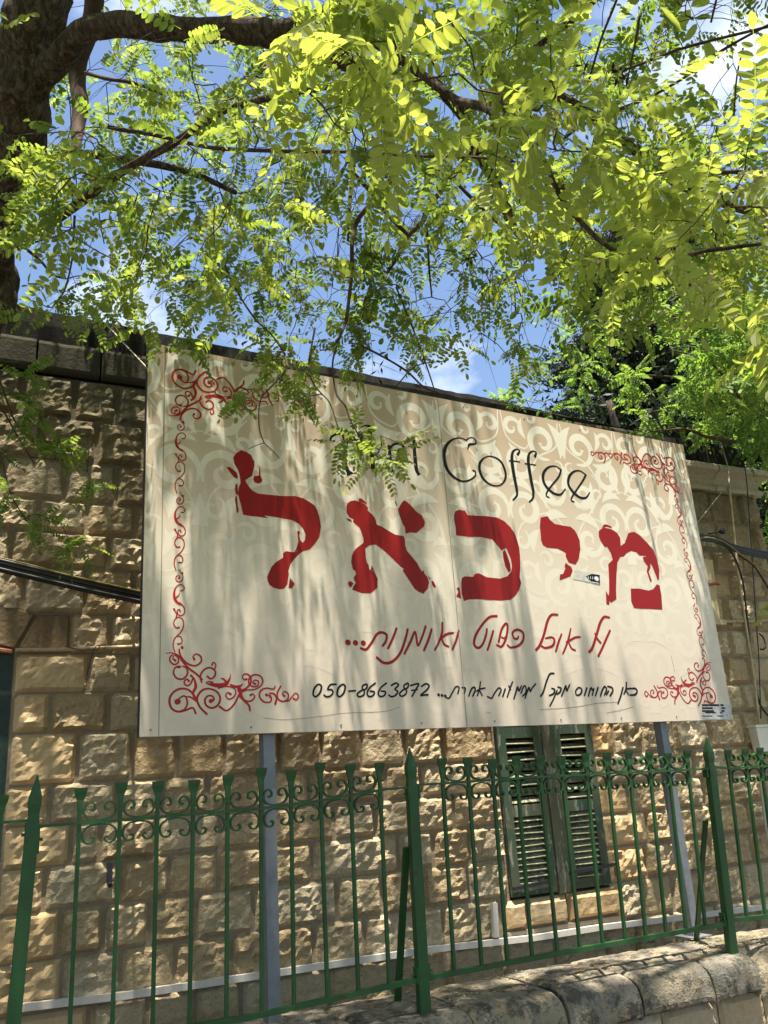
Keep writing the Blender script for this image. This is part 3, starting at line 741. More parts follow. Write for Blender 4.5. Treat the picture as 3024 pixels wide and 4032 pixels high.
posts = [(p1b, p1t), (Fp(1669, 3975) - Vector((0, 0, .02)), Fp(1612, 2943)), (Fp(2883, 3763) - Vector((0, 0, .03)), Fp(2782, 2900)), (Vector((6.25, YF, .57)), Vector((6.25, YF, 1.75))), (Vector((-1.45, YF, .57)), Vector((-1.45, YF, 1.75)))]
for pb, pt in posts: post(pb, pt)
# lugs bolting the rails to the posts
def lug(x, z0, z1, side):
    b = MB(); b.box((x - .005, YF - .018, z0), (x + .005, YF + .018, z1)); b.tube([(x, YF, (z0 + z1) / 2), (x + side * .018, YF, (z0 + z1) / 2)], .006, 6); fl('lug', b)
lug(z7(150, 620).x - .004, 1.46, 1.55, -1); lug(z7(208, 680).x, 1.43, 1.535, 1)
lug(z8(835, 440).x, 1.525, 1.592, -1); lug(z8(893, 450).x, 1.53, 1.60, 1)
lug(z8(880, 1400).x, .73, .80, -1); lug(z8(945, 1400).x, .745, .81, 1)
lug(zr(1262, 410).x, 1.53, 1.585, -1); lug(zr(1318, 400).x, 1.53, 1.585, 1)
lug(zr(1365, 1300).x, .755, .815, -1); lug(zr(1418, 1290).x, .755, .815, 1)
# back stays leaning away from the posts
for (pa, pb_) in ((z8(850, 740), Vector(at_z(1565, 3940, .61))), (zr(1290, 690), Vector(at_y(2740, 3700, 4.34)))):
    b = MB(); pa = pa + Vector((-.004, .03, 0)); pb_.z = .60; b.obox(pa, pb_, .034, .012); fl('back_stay', b)

# ------------------------------------------------------------------ billboard
YSG = 4.04
def raw_hit(px, py):            # sign plane, in the sign's own frame
    v = np.array([px - CX, -(py - CY), -FPX]); d = M0 @ v; t = YSG / d[1]; p = CAM + d * t; return p[0], p[2]
TLc, TRc, BRc, BLc = raw_hit(584.6, 1347.5), raw_hit(2689.5, 1751.9), raw_hit(2886, 2832.8), raw_hit(548.6, 2901.5)
SX0, SX1 = (TLc[0] + BLc[0]) / 2, (TRc[0] + BRc[0]) / 2; SZ0, SZ1 = (BLc[1] + BRc[1]) / 2, (TLc[1] + TRc[1]) / 2
SW, SH = SX1 - SX0, SZ1 - SZ0
o0 = RZ @ np.array([SX0, YSG, 0])
sign = thing('billboard', 'large beige cafe billboard with red Hebrew letters and scroll border on two steel posts', 'billboard', (o0[0], o0[1], SZ0), rad(4))
def S_(px, py): x, z = raw_hit(px, py); return x - SX0, z - SZ0
def sl(name, mb, mat, smooth=False): return link(name, mesh(name, mb.V, mb.F, mat, smooth), sign)

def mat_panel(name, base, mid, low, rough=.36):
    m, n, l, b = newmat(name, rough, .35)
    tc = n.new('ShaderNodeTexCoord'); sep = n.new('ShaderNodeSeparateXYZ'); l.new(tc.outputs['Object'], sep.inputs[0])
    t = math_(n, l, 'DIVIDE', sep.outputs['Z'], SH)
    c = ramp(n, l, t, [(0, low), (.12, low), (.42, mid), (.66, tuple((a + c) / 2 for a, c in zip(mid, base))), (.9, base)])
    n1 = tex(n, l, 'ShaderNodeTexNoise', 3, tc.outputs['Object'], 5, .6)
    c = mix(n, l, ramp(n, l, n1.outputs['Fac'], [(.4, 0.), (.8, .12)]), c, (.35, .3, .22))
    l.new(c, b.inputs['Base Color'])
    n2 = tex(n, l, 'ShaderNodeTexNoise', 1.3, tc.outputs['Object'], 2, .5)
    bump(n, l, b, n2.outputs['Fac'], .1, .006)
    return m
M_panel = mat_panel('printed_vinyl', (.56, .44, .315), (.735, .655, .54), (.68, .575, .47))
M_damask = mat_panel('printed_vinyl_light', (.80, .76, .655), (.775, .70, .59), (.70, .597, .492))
M_red = mat_plain('red_print', (.30, .012, .012), .42, .22, .04, 4, bd=0)
M_red2 = mat_plain('red_print_border', (.38, .018, .018), .42, .22, .04, 4, bd=0)
M_black = mat_plain('black_print', (.008, .009, .012), .42, .2, .04, 4, bd=0)
M_seam = mat_plain('panel_seam', (.25, .21, .16), .6, .3, .1, 4, bd=0)
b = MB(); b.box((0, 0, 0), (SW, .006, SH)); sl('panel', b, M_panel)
b = MB()
for z in (.0, SH - .04, SH / 2):
    b = MB(); b.box((.002, .0065, z), (SW - .002, .030, z + .038)); sl('back_rail', b, M_galv)
for x in (.06, SW * .33, SW * .66, SW - .10):
    b = MB(); b.box((x, .0305, .002), (x + .038, .046, SH - .002)); sl('back_upright', b, M_galv)
b = MB(); b.box((-.004, .001, -.003), (-.0005, .0295, SH + .002)); sl('edge_strip', b, M_iron)

layer = [0]
def eps(base): layer[0] += 1; return -(base * .6 + .00001 * (layer[0] % 12))
def ribbon(pts, org, k, base=.0012, n=6, closed=False, wscale=1.0, fn=None):
    P = catmull(np.array([(p[0], p[1], (p[2] if len(p) > 2 else 8)) for p in pts], float), n, closed)
    q = np.array([(fn or (lambda a, c: S_(org[0] + a / k, org[1] + c / k)))(a, c) for a, c, w in P])
    if fn is None:
        q2 = np.array([S_(org[0] + (a + 3) / k, org[1] + c / k) for a, c, w in P]); sc_ = np.linalg.norm(q2 - q, axis=1) / 3
        q3 = np.array([S_(org[0] + a / k, org[1] + (c + 3) / k) for a, c, w in P]); sc_ = (sc_ + np.linalg.norm(q3 - q, axis=1) / 3) / 2
    else: sc_ = np.ones(len(P))
    W_ = np.maximum(P[:, 2], 1.5 if fn is None else .001) * sc_ * wscale / 2
    e = eps(base); V = []; F = []; m_ = len(q)
    for i in range(m_):
        d = q[min(i + 1, m_ - 1)] - q[max(i - 1, 0)]; d = d / (np.linalg.norm(d) + 1e-9); nn = np.array([-d[1], d[0]]) * W_[i]
        y = e - i * .0000015
        V += [(q[i][0] + nn[0], y, q[i][1] + nn[1]), (q[i][0] - nn[0], y, q[i][1] - nn[1])]
    for i in range(m_ - 1): F.append((2 * i, 2 * i + 1, 2 * i + 3, 2 * i + 2))
    # round ends
    for idx, sg in ((0, -1), (m_ - 1, 1)):
        d = (q[1] - q[0]) if idx == 0 else (q[-1] - q[-2]); a0 = math.atan2(d[1] * sg, d[0] * sg); c = q[idx]; y = V[2 * idx][1] - .00002
        bi = len(V); V.append((c[0], y, c[1])); K = 6
        for t in range(K + 1):
            a = a0 - math.pi / 2 + math.pi * t / K; V.append((c[0] + math.cos(a) * W_[idx], y, c[1] + math.sin(a) * W_[idx]))
        for t in range(K): F.append((bi, bi + 1 + t, bi + 2 + t))
    return V, F
def poly(pts, org, k, base=.0012, fn=None, smooth_=False):
    q = [(fn or (lambda a, c: S_(org[0] + a / k, org[1] + c / k)))(p[0], p[1]) for p in pts]
    y = eps(base); V = [(a, y, c) for a, c in q]
    tri = tessellate_polygon([[Vector((a, c, 0)) for a, c in q]])
    return V, [tuple(t) for t in tri]
R4 = ((800, 1700), 1.3825); R3 = ((1700, 1600), 1.3825); R5 = ((500, 2400), 1.276); R6 = ((1700, 2350), 1.253); R1 = ((0, 1100), 1.4745); RA = ((1100, 1650), 2.765)
def part(name, items, mat, reg=None, label=None, base=.0012):
    b = MB()
    if name in ('handwriting', 'phone_number'): items = [(k_, [(p_[0], p_[1], (p_[2] if len(p_) > 2 else 8) * (1.12 if p_[2] > 15 else 1.28)) for p_ in pts_]) for k_, pts_ in items]
    for kind, pts in items:
        V, F = (ribbon(pts, *reg, base=base) if kind == 'r' else ribbon(pts, *reg, base=base, closed=True) if kind == 'c' else poly(pts, *reg, base=base))
        b.add(V, F)
    o = sl(name, b, mat)
    if label: o['label'] = label
    return o
P_ = 'p'
part('letter', [
 (P_, [(163,140),(178,118),(208,99),(240,112),(262,128),(270,150),(279,160),(279,185),(272,215),(265,242),(232,262),(230,270),(250,300),(270,322),(300,337),(380,345),(430,350),(500,350),(545,362),(575,380),(605,400),(622,430),(632,465),(641,515),(632,575),(608,610),(580,640),(545,650),(520,668),(495,695),(475,720),(463,760),(466,775),(462,800),(458,830),(440,855),(415,858),(385,850),(362,835),(350,810),(348,790),(358,765),(372,735),(395,710),(435,685),(434,662),(450,650),(490,656),(512,650),(522,640),(540,608),(553,590),(557,560),(545,530),(520,500),(480,480),(435,472),(400,466),(332,456),(355,471),(300,463),(260,460),(218,452),(212,430),(205,395),(195,365),(190,330),(195,300),(203,280),(202,262),(198,235),(188,205),(170,175)]),
 (P_, [(125,192),(145,192),(165,208),(182,222),(188,240),(188,258),(170,250),(150,225)]), (P_, [(175,288),(186,280),(187,300),(190,335),(191,348),(178,338),(173,320)]), (P_, [(176,350),(185,355),(188,400),(194,432),(184,447),(178,400),(173,370)]),
 (P_, [(305,180),(312,215),(312,240),(322,262),(318,275),(300,283),(278,275),(272,258),(276,242),(303,238)]), (P_, [(512,542),(520,538),(527,548),(522,565),(530,592),(545,607),(528,640),(497,656),(508,630),(518,600)]), (P_, [(472,795),(498,828),(484,852),(464,852)])],
 M_red, R4, 'large red letter lamed with a flag and small note shape')
part('letter', [
 (P_, [(780,408),(785,390),(800,378),(825,373),(850,382),(880,395),(898,415),(893,425),(905,438),(920,450),(935,470),(945,505),(975,518),(1010,540),(1045,560),(1090,568),(1098,585),(1100,620),(1110,650),(1140,685),(1165,715),(1180,745),(1192,762),(1200,752),(1204,772),(1220,790),(1230,820),(1222,855),(1198,883),(1170,870),(1150,855),(1115,800),(1085,755),(1093,748),(1075,735),(1045,705),(1020,680),(975,640),(940,615),(905,618),(882,635),(885,680),(890,710),(900,725),(905,750),(930,760),(950,800),(948,850),(910,880),(860,878),(810,860),(818,840),(830,825),(818,795),(832,775),(828,758),(815,750),(805,710),(808,680),(820,650),(838,630),(872,605),(872,580),(862,550),(850,520),(815,490),(820,478),(795,465),(780,440)]),
 (P_, [(845,365),(862,362),(890,388),(888,393),(850,382)]), (P_, [(778,468),(805,478),(810,492),(790,485)]), (P_, [(788,820),(800,812),(818,825),(803,850),(790,835)]), (P_, [(918,725),(932,758),(912,752)]),
 (P_, [(1060,425),(1075,395),(1092,373),(1105,378),(1130,400),(1160,435),(1190,455),(1207,490),(1203,515),(1160,552),(1125,548),(1102,556),(1098,520),(1085,500),(1070,460)]), (P_, [(1225,785),(1238,800),(1230,805)]), (P_, [(1242,810),(1255,815),(1268,845),(1258,850),(1245,830)])],
 M_red, R4, 'large red letter aleph with ragged edges')
part('letter', [
 (P_, [(120,590),(128,570),(150,563),(180,568),(195,592),(240,595),(300,598),(355,605),(395,625),(430,660),(450,690),(465,730),(475,765),(480,810),(482,880),(478,930),(487,960),(475,1000),(455,1030),(430,1053),(380,1058),(320,1055),(250,1050),(200,1052),(175,1060),(163,1020),(160,960),(163,935),(180,925),(225,928),(235,912),(255,908),(300,930),(370,938),(410,925),(432,900),(436,870),(430,830),(405,770),(380,785),(360,760),(330,725),(270,712),(200,710),(133,703),(130,660),(122,620)]),
 (P_, [(386,792),(398,780),(414,820),(427,860),(430,898),(418,903),(400,870),(390,830)]), (P_, [(135,990),(150,982),(155,1010),(160,1048),(133,1035),(145,1010)])], M_red, R3, 'large red letter kaf open to the left')
part('letter', [
 (P_, [(592,605),(630,597),(645,620),(670,640),(720,650),(755,655),(778,675),(790,695),(805,730),(808,780),(800,830),(783,862),(745,850),(728,815),(730,800),(715,790),(685,775),(630,770),(605,755),(595,730),(592,690),(588,655)]),
 (P_, [(730,850),(738,860),(760,875),(767,895),(755,925),(722,938),(695,947),(698,915),(715,912),(728,880),(722,872)])], M_red, R3, 'large red letter yod with a short tail')
part('letter', [
 (P_, [(908,680),(925,665),(940,660),(975,668),(990,676),(1010,690),(1025,715),(1028,760),(1050,745),(1070,690),(1100,682),(1130,700),(1170,740),(1205,780),(1225,830),(1238,890),(1237,940),(1230,948),(1220,920),(1200,870),(1180,840),(1165,815),(1130,812),(1115,795),(1085,788),(1060,800),(1045,818),(1025,820),(1010,850),(1005,920),(1003,1000),(1005,1050),(975,1070),(960,1050),(965,1010),(965,950),(963,900),(960,860),(985,835),(975,800),(955,765),(940,765),(920,735),(910,710)]),
 (P_, [(926,664),(934,644),(950,642),(975,652),(982,664),(950,655)]), (P_, [(1083,992),(1130,992),(1180,1003),(1205,995),(1225,968),(1240,975),(1250,1030),(1255,1108),(1180,1103),(1140,1102),(1100,1098),(1085,1060)]), (P_, [(947,1003),(967,1040),(967,1082),(950,1078)]), (P_, [(1148,820),(1165,818),(1190,850),(1190,880),(1180,900),(1198,950),(1190,958),(1170,900),(1175,870),(1155,845)])],
 M_red, R3, 'large red letter mem at the right end of the word')
# Coffee / Art
part('letter', [('r', [(195,234,5),(205,208,12),(235,205,9),(240,190,7),(225,172,6),(205,172,6),(190,183,8)]), ('r', [(190,186,8),(160,173,6),(120,178,9),(85,205,15),(68,245,19),(68,290,20),(85,345,19),(120,385,15),(165,408,11),(205,402,9),(235,380,8),(238,358,9),(226,350,11)])], M_black, R3, 'black capital C with curled ends')
part('letter', [('c', [(262,310,14),(290,278,7),(330,274,8),(375,300,12),(400,355,13),(398,400,11),(370,430,7),(325,428,9),(285,400,14),(262,355,15)])], M_black, R3)
part('letter', [('r', [(468,262,14),(478,243,9),(462,234,8),(442,247,12),(436,280,17),(440,330,19),(452,400,18),(462,450,16),(463,485,11),(443,510,9)]), ('r', [(422,297,7),(450,298,7),(478,303,7)])], M_black, R3)
part('letter', [('r', [(562,272,14),(568,252,9),(550,244,8),(531,258,12),(525,290,17),(530,340,19),(542,410,18),(552,460,16),(550,500,11),(532,520,9)]), ('r', [(508,312,7),(535,315,7),(565,320,7)])], M_black, R3)
part('letter', [('r', [(705,345,7),(672,326,7),(635,332,10),(610,360,14),(606,400,15),(625,440,15),(662,472,13),(700,480,10),(727,450,6)]), ('r', [(703,350,11),(690,385,10),(655,428,9),(628,465,9),(624,488,8),(638,496,8)])], M_black, R3)
part('letter', [('r', [(838,372,7),(805,351,7),(770,357,10),(747,385,14),(744,425,15),(768,465,15),(805,495,13),(838,498,10),(859,470,6)]), ('r', [(838,374,11),(822,405,10),(790,453,9),(764,492,9),(760,512,8),(774,520,8)])], M_black, R3)
part('letter', [('r', [(885,92,10),(925,72,14),(970,75,24)]), ('r', [(982,85,40),(995,250,46),(1010,400,46),(1020,525,44)]), (P_, [(960,535),(1000,500),(1045,535),(1030,548)]), ('r', [(598,238,20),(560,240,22),(565,195,24),(620,165,20),(680,165,20),(700,230,22),(712,400,28),(735,560,32)]), (P_, [(735,622),(815,592),(765,560),(745,515),(722,520)]), ('r', [(820,212,18),(880,260,20),(960,300,14)])], M_black, RA, 'black capital A half hidden by leaves')
part('letter', [('r', [(1195,300,38),(1205,430,40),(1215,560,40)]), (P_, [(1170,570),(1215,530),(1250,560),(1230,580)]), ('r', [(1205,330,20),(1230,287,22),(1290,267,24),(1345,290,26),(1352,325,22),(1310,335,18)])], M_black, RA)
part('letter', [('r', [(1462,215,34),(1475,400,40),(1490,540,42),(1510,595,34)]), (P_, [(1475,175),(1418,236),(1483,244)]), ('r', [(1405,298,11),(1440,300,11),(1532,308,11)]), (P_, [(1500,622),(1540,602),(1505,560)])], M_black, RA)
# hand written lines
part('handwriting', [('r', [(875,102,8),(850,100,9),(830,130,10),(815,180,10),(793,250,10),(777,272,10)]), ('r', [(806,182,7),(815,205,9),(832,226,9)]), ('r', [(879,167,8),(860,210,9),(840,255,9),(822,292,9)])], M_red, R6, 'red handwritten Hebrew word beginning the slogan')
part('handwriting', [('r', [(685,158,6),(675,205,8),(662,245,8),(647,280,7)]), ('r', [(731,198,7),(705,202,8),(665,225,8)]), ('r', [(675,225,7),(690,255,8),(708,264,7)]), ('r', [(640,185,7),(625,225,9),(612,268,8)]), ('r', [(562,205,7),(592,200,8),(605,215,9),(595,242,9),(560,252,8),(540,242,8)]), ('r', [(620,88,8),(590,90,9),(570,122,10),(552,190,10),(532,240,10),(515,262,10)])], M_red, R6)
part('handwriting', [('r', [(405,205,7),(398,178,8),(422,162,9),(450,178,9),(450,215,9),(425,242,9),(390,250,8),(373,238,7)]), ('r', [(404,205,7),(420,208,8),(428,195,6)]), ('r', [(330,222,9),(345,160,9),(366,132,9),(374,150,9),(366,205,9),(345,245,9),(322,238,8)]), ('r', [(345,200,7),(358,205,7),(370,190,7)]), ('r', [(303,168,8),(290,215,9),(275,262,8)]), ('r', [(320,95,9),(282,102,9),(240,150,9),(213,200,10),(210,238,10),(230,252,9),(252,232,9),(267,190,9),(272,160,8)])], M_red, R6)
part('handwriting', [('r', [(133,168,8),(120,215,9),(102,260,8)]), ('r', [(52,128,8),(50,180,9),(30,235,8),(15,262,8)]), ('r', [(105,178,8),(70,186,9),(40,212,9)]), ('r', [(48,205,8),(62,235,9),(82,245,8)])], M_red, R6)
part('handwriting', [('r', [(1530,100,9),(1515,150,10),(1492,205,9)]), ('r', [(1394,222,9),(1425,160,10),(1446,112,9),(1455,150,9),(1462,182,8),(1482,140,9),(1500,85,9)]), ('r', [(1410,100,9),(1398,150,10),(1372,220,10),(1332,262,11),(1290,268,11),(1256,242,10)]), ('r', [(1354,95,9),(1335,145,10),(1312,195,9)]), ('r', [(1175,195,9),(1202,200,10),(1230,165,10),(1255,125,10),(1280,115,10),(1304,128,10),(1300,160,10),(1285,182,9)]), ('r', [(1109,165,25),(1111,166,25)]), ('r', [(1147,167,24),(1149,168,24)]), ('r', [(1186,168,23),(1188,169,23)])], M_red, R5)
part('phone_number', [('c', [(962,376,7),(977,388,8),(968,420,8),(948,438,7),(935,426,8),(942,395,8)]), ('r', [(1050,376,7),(1022,378,7),(1008,402,7),(1026,402,7),(1035,416,7),(1022,434,7),(1002,438,7),(990,430,7)]), ('c', [(1083,376,7),(1096,388,8),(1088,420,8),(1068,438,7),(1056,426,8),(1062,395,8)]), ('r', [(1115,411,7),(1130,409,7),(1147,408,7)]),
 ('c', [(1205,376,7),(1185,382,7),(1182,398,7),(1192,410,7),(1188,430,7),(1166,438,7),(1157,425,7),(1176,408,7),(1202,397,7)]), ('r', [(1247,370,7),(1220,392,7),(1206,420,7),(1216,437,7),(1236,432,7),(1242,414,7),(1222,410,7)]), ('r', [(1303,370,7),(1276,392,7),(1262,420,7),(1272,437,7),(1292,432,7),(1298,414,7),(1278,410,7)]), ('r', [(1328,382,7),(1350,370,7),(1364,380,7),(1346,400,7),(1360,412,7),(1348,432,7),(1328,438,7),(1316,430,7)]),
 ('c', [(1412,371,7),(1393,380,7),(1392,394,7),(1404,406,7),(1400,425,7),(1380,436,7),(1369,424,7),(1386,405,7),(1410,392,7)]), ('r', [(1425,382,7),(1465,373,7),(1452,400,7),(1432,436,7)]), ('r', [(1430,406,6),(1445,405,6),(1458,402,6)]), ('r', [(1480,386,7),(1502,373,7),(1518,384,7),(1504,406,7),(1475,431,7),(1492,430,7),(1512,428,7)])], M_black, R5, 'black handwritten phone number 050-8663872')
blk = [('r', [(985,453,6),(1005,453,7),(1013,468,7),(1002,483,7),(978,485,6)]), ('r', [(960,422,6),(958,455,7),(948,480,6)]), ('r', [(982,452,6),(962,455,6),(955,465,6)]), ('r', [(958,462,6),(970,482,6)]), ('r', [(943,448,7),(932,490,7),(918,528,6)]),
 ('r', [(868,442,6),(888,448,7),(893,465,7),(880,488,7)]), ('r', [(872,465,6),(862,483,6)]), ('r', [(832,490,6),(842,460,7),(853,443,7),(862,458,7),(852,485,6)]), ('r', [(820,448,7),(808,488,6)]), ('r', [(772,490,6),(785,450,7),(793,462,6),(800,452,6),(792,485,6)]), ('r', [(765,450,7),(753,487,6)]), ('c', [(725,448,6),(740,458,7),(733,480,7),(715,485,6),(710,465,6)]),
 ('r', [(640,490,6),(655,455,7),(662,440,7),(666,465,6),(675,445,6),(680,435,6)]), ('r', [(622,445,6),(638,452,7),(632,470,7),(618,480,6)]), ('r', [(618,462,6),(600,505,6),(583,538,6)]), ('r', [(592,452,6),(606,458,7),(600,478,7),(580,487,6)]), ('r', [(602,378,7),(582,382,7),(565,420,7),(550,470,7),(537,490,7)]),
 ('r', [(460,500,6),(470,470,7),(480,448,7),(486,468,6),(494,452,6),(512,430,6)]), ('r', [(440,475,6),(455,440,6),(465,450,6),(462,475,6),(448,490,6)]), ('r', [(405,505,6),(415,470,7),(424,445,7),(430,465,6),(442,440,6)]), ('r', [(398,420,6),(385,455,6),(372,495,6)]), ('r', [(380,440,6),(388,458,6)]), ('r', [(362,455,7),(350,492,6)]), ('r', [(275,492,6),(295,500,6),(310,475,6),(330,450,6),(342,460,6),(330,488,6)]),
 ('r', [(262,450,6),(240,455,6),(222,465,6)]), ('r', [(240,420,6),(235,455,6),(225,488,6)]), ('r', [(236,462,6),(248,487,6)]), ('r', [(182,490,6),(196,455,7),(210,447,7),(214,462,7),(202,490,6)]), ('r', [(150,448,6),(165,452,7),(160,478,6)]), ('r', [(68,495,6),(85,500,6),(100,475,6),(118,445,6),(134,448,6),(128,478,6)]),
 ('r', [(33,483,11),(34,484,11)]), ('r', [(50,486,11),(51,487,11)]), ('r', [(66,489,11),(67,490,11)])]
part('handwriting', blk, M_black, R6, 'black handwritten Hebrew line along the bottom')
# scratches and seams
part('scratch', [('r', [(685,545,2.2),(800,553,2.2),(950,540,2.2),(1100,520,2.2),(1290,512,2.2),(1372,490,2)])], M_seam, R5)
part('scratch', [('r', [(535,556,2.2),(700,545,2.2),(820,525,2.2),(920,520,2)]), ('r', [(865,572,2),(940,558,2),(995,542,2)]), ('r', [(1180,290,2),(1187,320,2),(1198,370,2)]), ('r', [(270,568,2),(290,574,2)])], M_seam, R6)
for px_a, px_b in (((1722, 1560), (1810, 2863)), ((650, 1362), (567, 2898))):
    a = S_(*px_a); c = S_(*px_b); b = MB(); x = (a[0] + c[0]) / 2; b.add([(a[0] - .0018, -.0012, .003), (a[0] + .0018, -.0012, .003), (a[0] + .0018, -.0012, SH - .003), (a[0] - .0018, -.0012, SH - .003)], [(0, 1, 2, 3)]); sl('seam', b, M_seam)

# corner ornaments and border chain -----------------------------------
def corner_items(): return [
 [(345,522,9),(330,494,8),(295,506,9),(255,513,9),(224,496,9),(213,460,10),(225,425,9),(260,400,9),(300,400,8),(328,420,9),(348,450,9)],
 [(252,464,24),(256,462,24)], [(262,446,7),(285,434,7),(298,445,7),(303,472,8),(290,500,7),(262,512,6)], [(298,438,6),(318,440,7),(338,452,8),(352,462,9)],
 [(420,460,18),(436,452,9),(430,436,8),(408,434,8),(392,452,9),(397,480,9),(425,495,9),(456,480,9),(468,445,9),(450,412,8),(410,398,8),(375,408,9),(352,445,10),(365,488,9),(400,525,10)],
 [(345,455,9),(332,420,10),(345,388,13),(338,350,8),(322,332,10)],
 [(520,425,12),(506,418,6),(496,432,6),(510,450,7),(535,440,7),(547,415,6),(535,395,6),(500,386,6),(460,396,6)],
 [(465,488,10),(500,508,8),(535,480,8),(557,440,8),(572,405,8),(560,382,6)], [(560,430,8),(588,458,9),(612,482,9),(618,508,8)],
 [(400,372,5),(430,378,14),(470,382,20),(500,372,16),(517,345,7),(519,324,3)], [(495,360,10),(485,350,8),(474,346,6)], [(430,366,8),(410,362,6),(398,368,5)],
 [(520,378,8),(545,388,12),(568,385,10),(582,374,4)], [(560,400,14),(572,425,14),(578,440,4)],
 [(375,366,7),(368,335,8),(385,305,8),(415,292,8),(442,308,8),(440,336,8),(420,348,8),(404,336,9)], [(440,302,6),(446,277,6),(432,266,6),(427,280,7)],
 [(338,250,11),(332,236,6),(348,224,7),(370,236,8),(372,262,8),(345,282,8),(310,275,8),(285,255,8),(266,225,8),(262,200,7)], [(276,190,13),(277,192,13)],
 [(242,256,11),(230,244,5),(240,230,6),(256,242,6),(258,265,7),(238,276,7),(218,262,7),(216,240,6),(230,226,5)], [(196,220,3),(225,218,5),(255,230,7),(280,262,8),(310,295,9),(350,325,9),(378,352,7)],
 [(264,288,13),(242,292,7),(234,320,8),(250,345,8),(280,349,8),(303,325,8),(300,296,8),(278,284,6)], [(332,345,8),(318,375,7),(298,382,7),(287,364,7),(300,350,7),(312,360,9)],
 [(600,350,11),(586,352,6),(580,336,6),(595,323,7),(618,335,8),(622,365,9),(600,395,9),(575,406,8)], [(645,374,11),(632,368,6),(642,355,6),(660,362,7),(655,385,7),(630,386,7),(612,370,7),(615,345,8),(640,328,8),(670,335,8),(682,360,8),(670,385,7),(640,402,6),(600,405,7),(575,415,8)],
 [(620,430,11),(632,425,6),(641,440,7),(622,460,8),(590,456,8),(575,430,8)],
 [(745,385,6),(735,400,7),(700,395,7),(672,408,8),(665,435,8),(685,462,8),(715,466,7),(726,450,7),(716,432,12)], [(745,474,11),(751,445,9),(738,424,8),(716,420,6)], [(700,428,13),(702,430,13)],
 [(790,435,11),(781,424,6),(792,412,7),(810,426,7),(807,450,7),(785,462,8),(760,450,8),(755,420,8),(772,385,8)], [(780,462,6),(812,458,7),(830,436,6),(848,420,6),(861,436,7),(850,454,7),(836,446,8)]]
def bl_fn(a, c):                    # trace coordinates of the lower left corner -> sign
    return S_(500 + a / 1.276, 2400 + c / 1.276)
def mirr(mx, mz, du=0, dv=0):
    def f(a, c):
        u, v = bl_fn(a, c); return ((SW - u) if mx else u) + du, ((SH - v) if mz else v) + dv
    return f
KS = float(np.linalg.norm(np.array(bl_fn(503, 400)) - np.array(bl_fn(500, 400))) / 3)
def orn(fn, items, name, ws=1.0, label=None):
    b = MB()
    for pts in items:
        V, F = ribbon([(p[0], p[1], p[2] * KS * 1.12 * ws) for p in pts], (0, 0), 1, base=.0012, fn=fn); b.add(V, F)
    o = sl(name, b, M_red2)
    if label: o['label'] = label
tlu = S_(*[1050 / 1.4745, 1100 + 580 / 1.4745])
orn(mirr(0, 0), corner_items(), 'corner_scroll', label='red scroll ornament in the lower left corner')
orn(mirr(1, 0), corner_items(), 'corner_scroll', label='red scroll ornament in the lower right corner')
# lower left ornament's outer corner -> offset for the upper ones measured on the photograph
u_bl, v_bl = bl_fn(213, 513); u_tl, v_tl = S_(1002 / 1.4745, 1100 + 516 / 1.4745)
dvt = v_tl - (SH - v_bl); dut = u_tl - u_bl
extra = [[(930,420,11),(921,409,6),(932,397,7),(950,411,7),(947,435,7),(925,447,8),(900,435,8),(895,405,8),(912,370,8)], [(860,440,6),(880,450,7),(905,440,6)], [(945,445,6),(965,440,7),(985,425,6),(1000,410,6),(1012,424,7),(1002,440,7),(990,434,8)]]
orn(mirr(0, 1, dut, dvt), corner_items() + extra, 'corner_scroll', label='red scroll ornament in the upper left corner')
orn(mirr(1, 1, -dut, dvt), corner_items() + extra, 'corner_scroll', label='red scroll ornament in the upper right corner')
per = [
 [(1045,850,9),(1053,843,5),(1044,835,5),(1032,843,6),(1033,861,6),(1050,869,6),(1066,858,6),(1070,838,5),(1060,820,5),(1048,803,5)], [(1066,820,11),(1067,821,11)],
 [(1058,915,8),(1072,912,6),(1078,897,6),(1062,882,6),(1040,889,6),(1026,910,8),(1022,940,12),(1030,965,14),(1050,985,8),(1066,990,5)], [(1036,950,8),(1048,938,5),(1052,925,2)],
 [(1056,1022,9),(1050,1012,5),(1040,1022,6),(1046,1040,6),(1064,1044,6),(1080,1030,6),(1079,1005,6),(1064,986,6),(1050,976,5)], [(1022,1012,11),(1030,1025,6),(1038,1040,6),(1034,1055,6)],
 [(1050,1106,9),(1036,1108,7),(1022,1090,6),(1028,1066,6),(1050,1053,6),(1072,1068,6),(1075,1100,6),(1060,1130,6),(1040,1150,6),(1025,1168,6),(1020,1200,6),(1030,1232,5)],
 [(1046,1190,10),(1062,1188,6),(1069,1172,6),(1058,1152,6),(1040,1153,5)]]
ptop = S_(1045 / 1.4745, 1100 + 818 / 1.4745)[1]; pbot = bl_fn(262, 205)[1]
u0 = S_(1045 / 1.4745, 1100 + 850 / 1.4745)[0]
V850 = S_(1045 / 1.4745, 1100 + 808 / 1.4745)[1]; V1232 = S_(1045 / 1.4745, 1100 + 1233 / 1.4745)[1]; plen = V850 - V1232
npd = (ptop - pbot) / plen; nrep = 3; zscl = (ptop - pbot + .01) / (nrep * plen)
for mx in (0, 1):
    for r_ in range(nrep):
        def fn(a, c, r_=r_, mx=mx):
            u = u0 + (a - 1045) * KS * 1.276 / 1.4745 * 1.02
            v = ptop - (r_ * plen + (c - 808) / (1233 - 808) * plen) * zscl
            return (SW - u if mx else u), v
        b = MB()
        for pts in per:
            V, F = ribbon([(p[0], p[1], p[2] * KS * .98) for p in pts], (0, 0), 1, base=.0012, fn=fn); b.add(V, F)
        sl('border_scroll', b, M_red2)

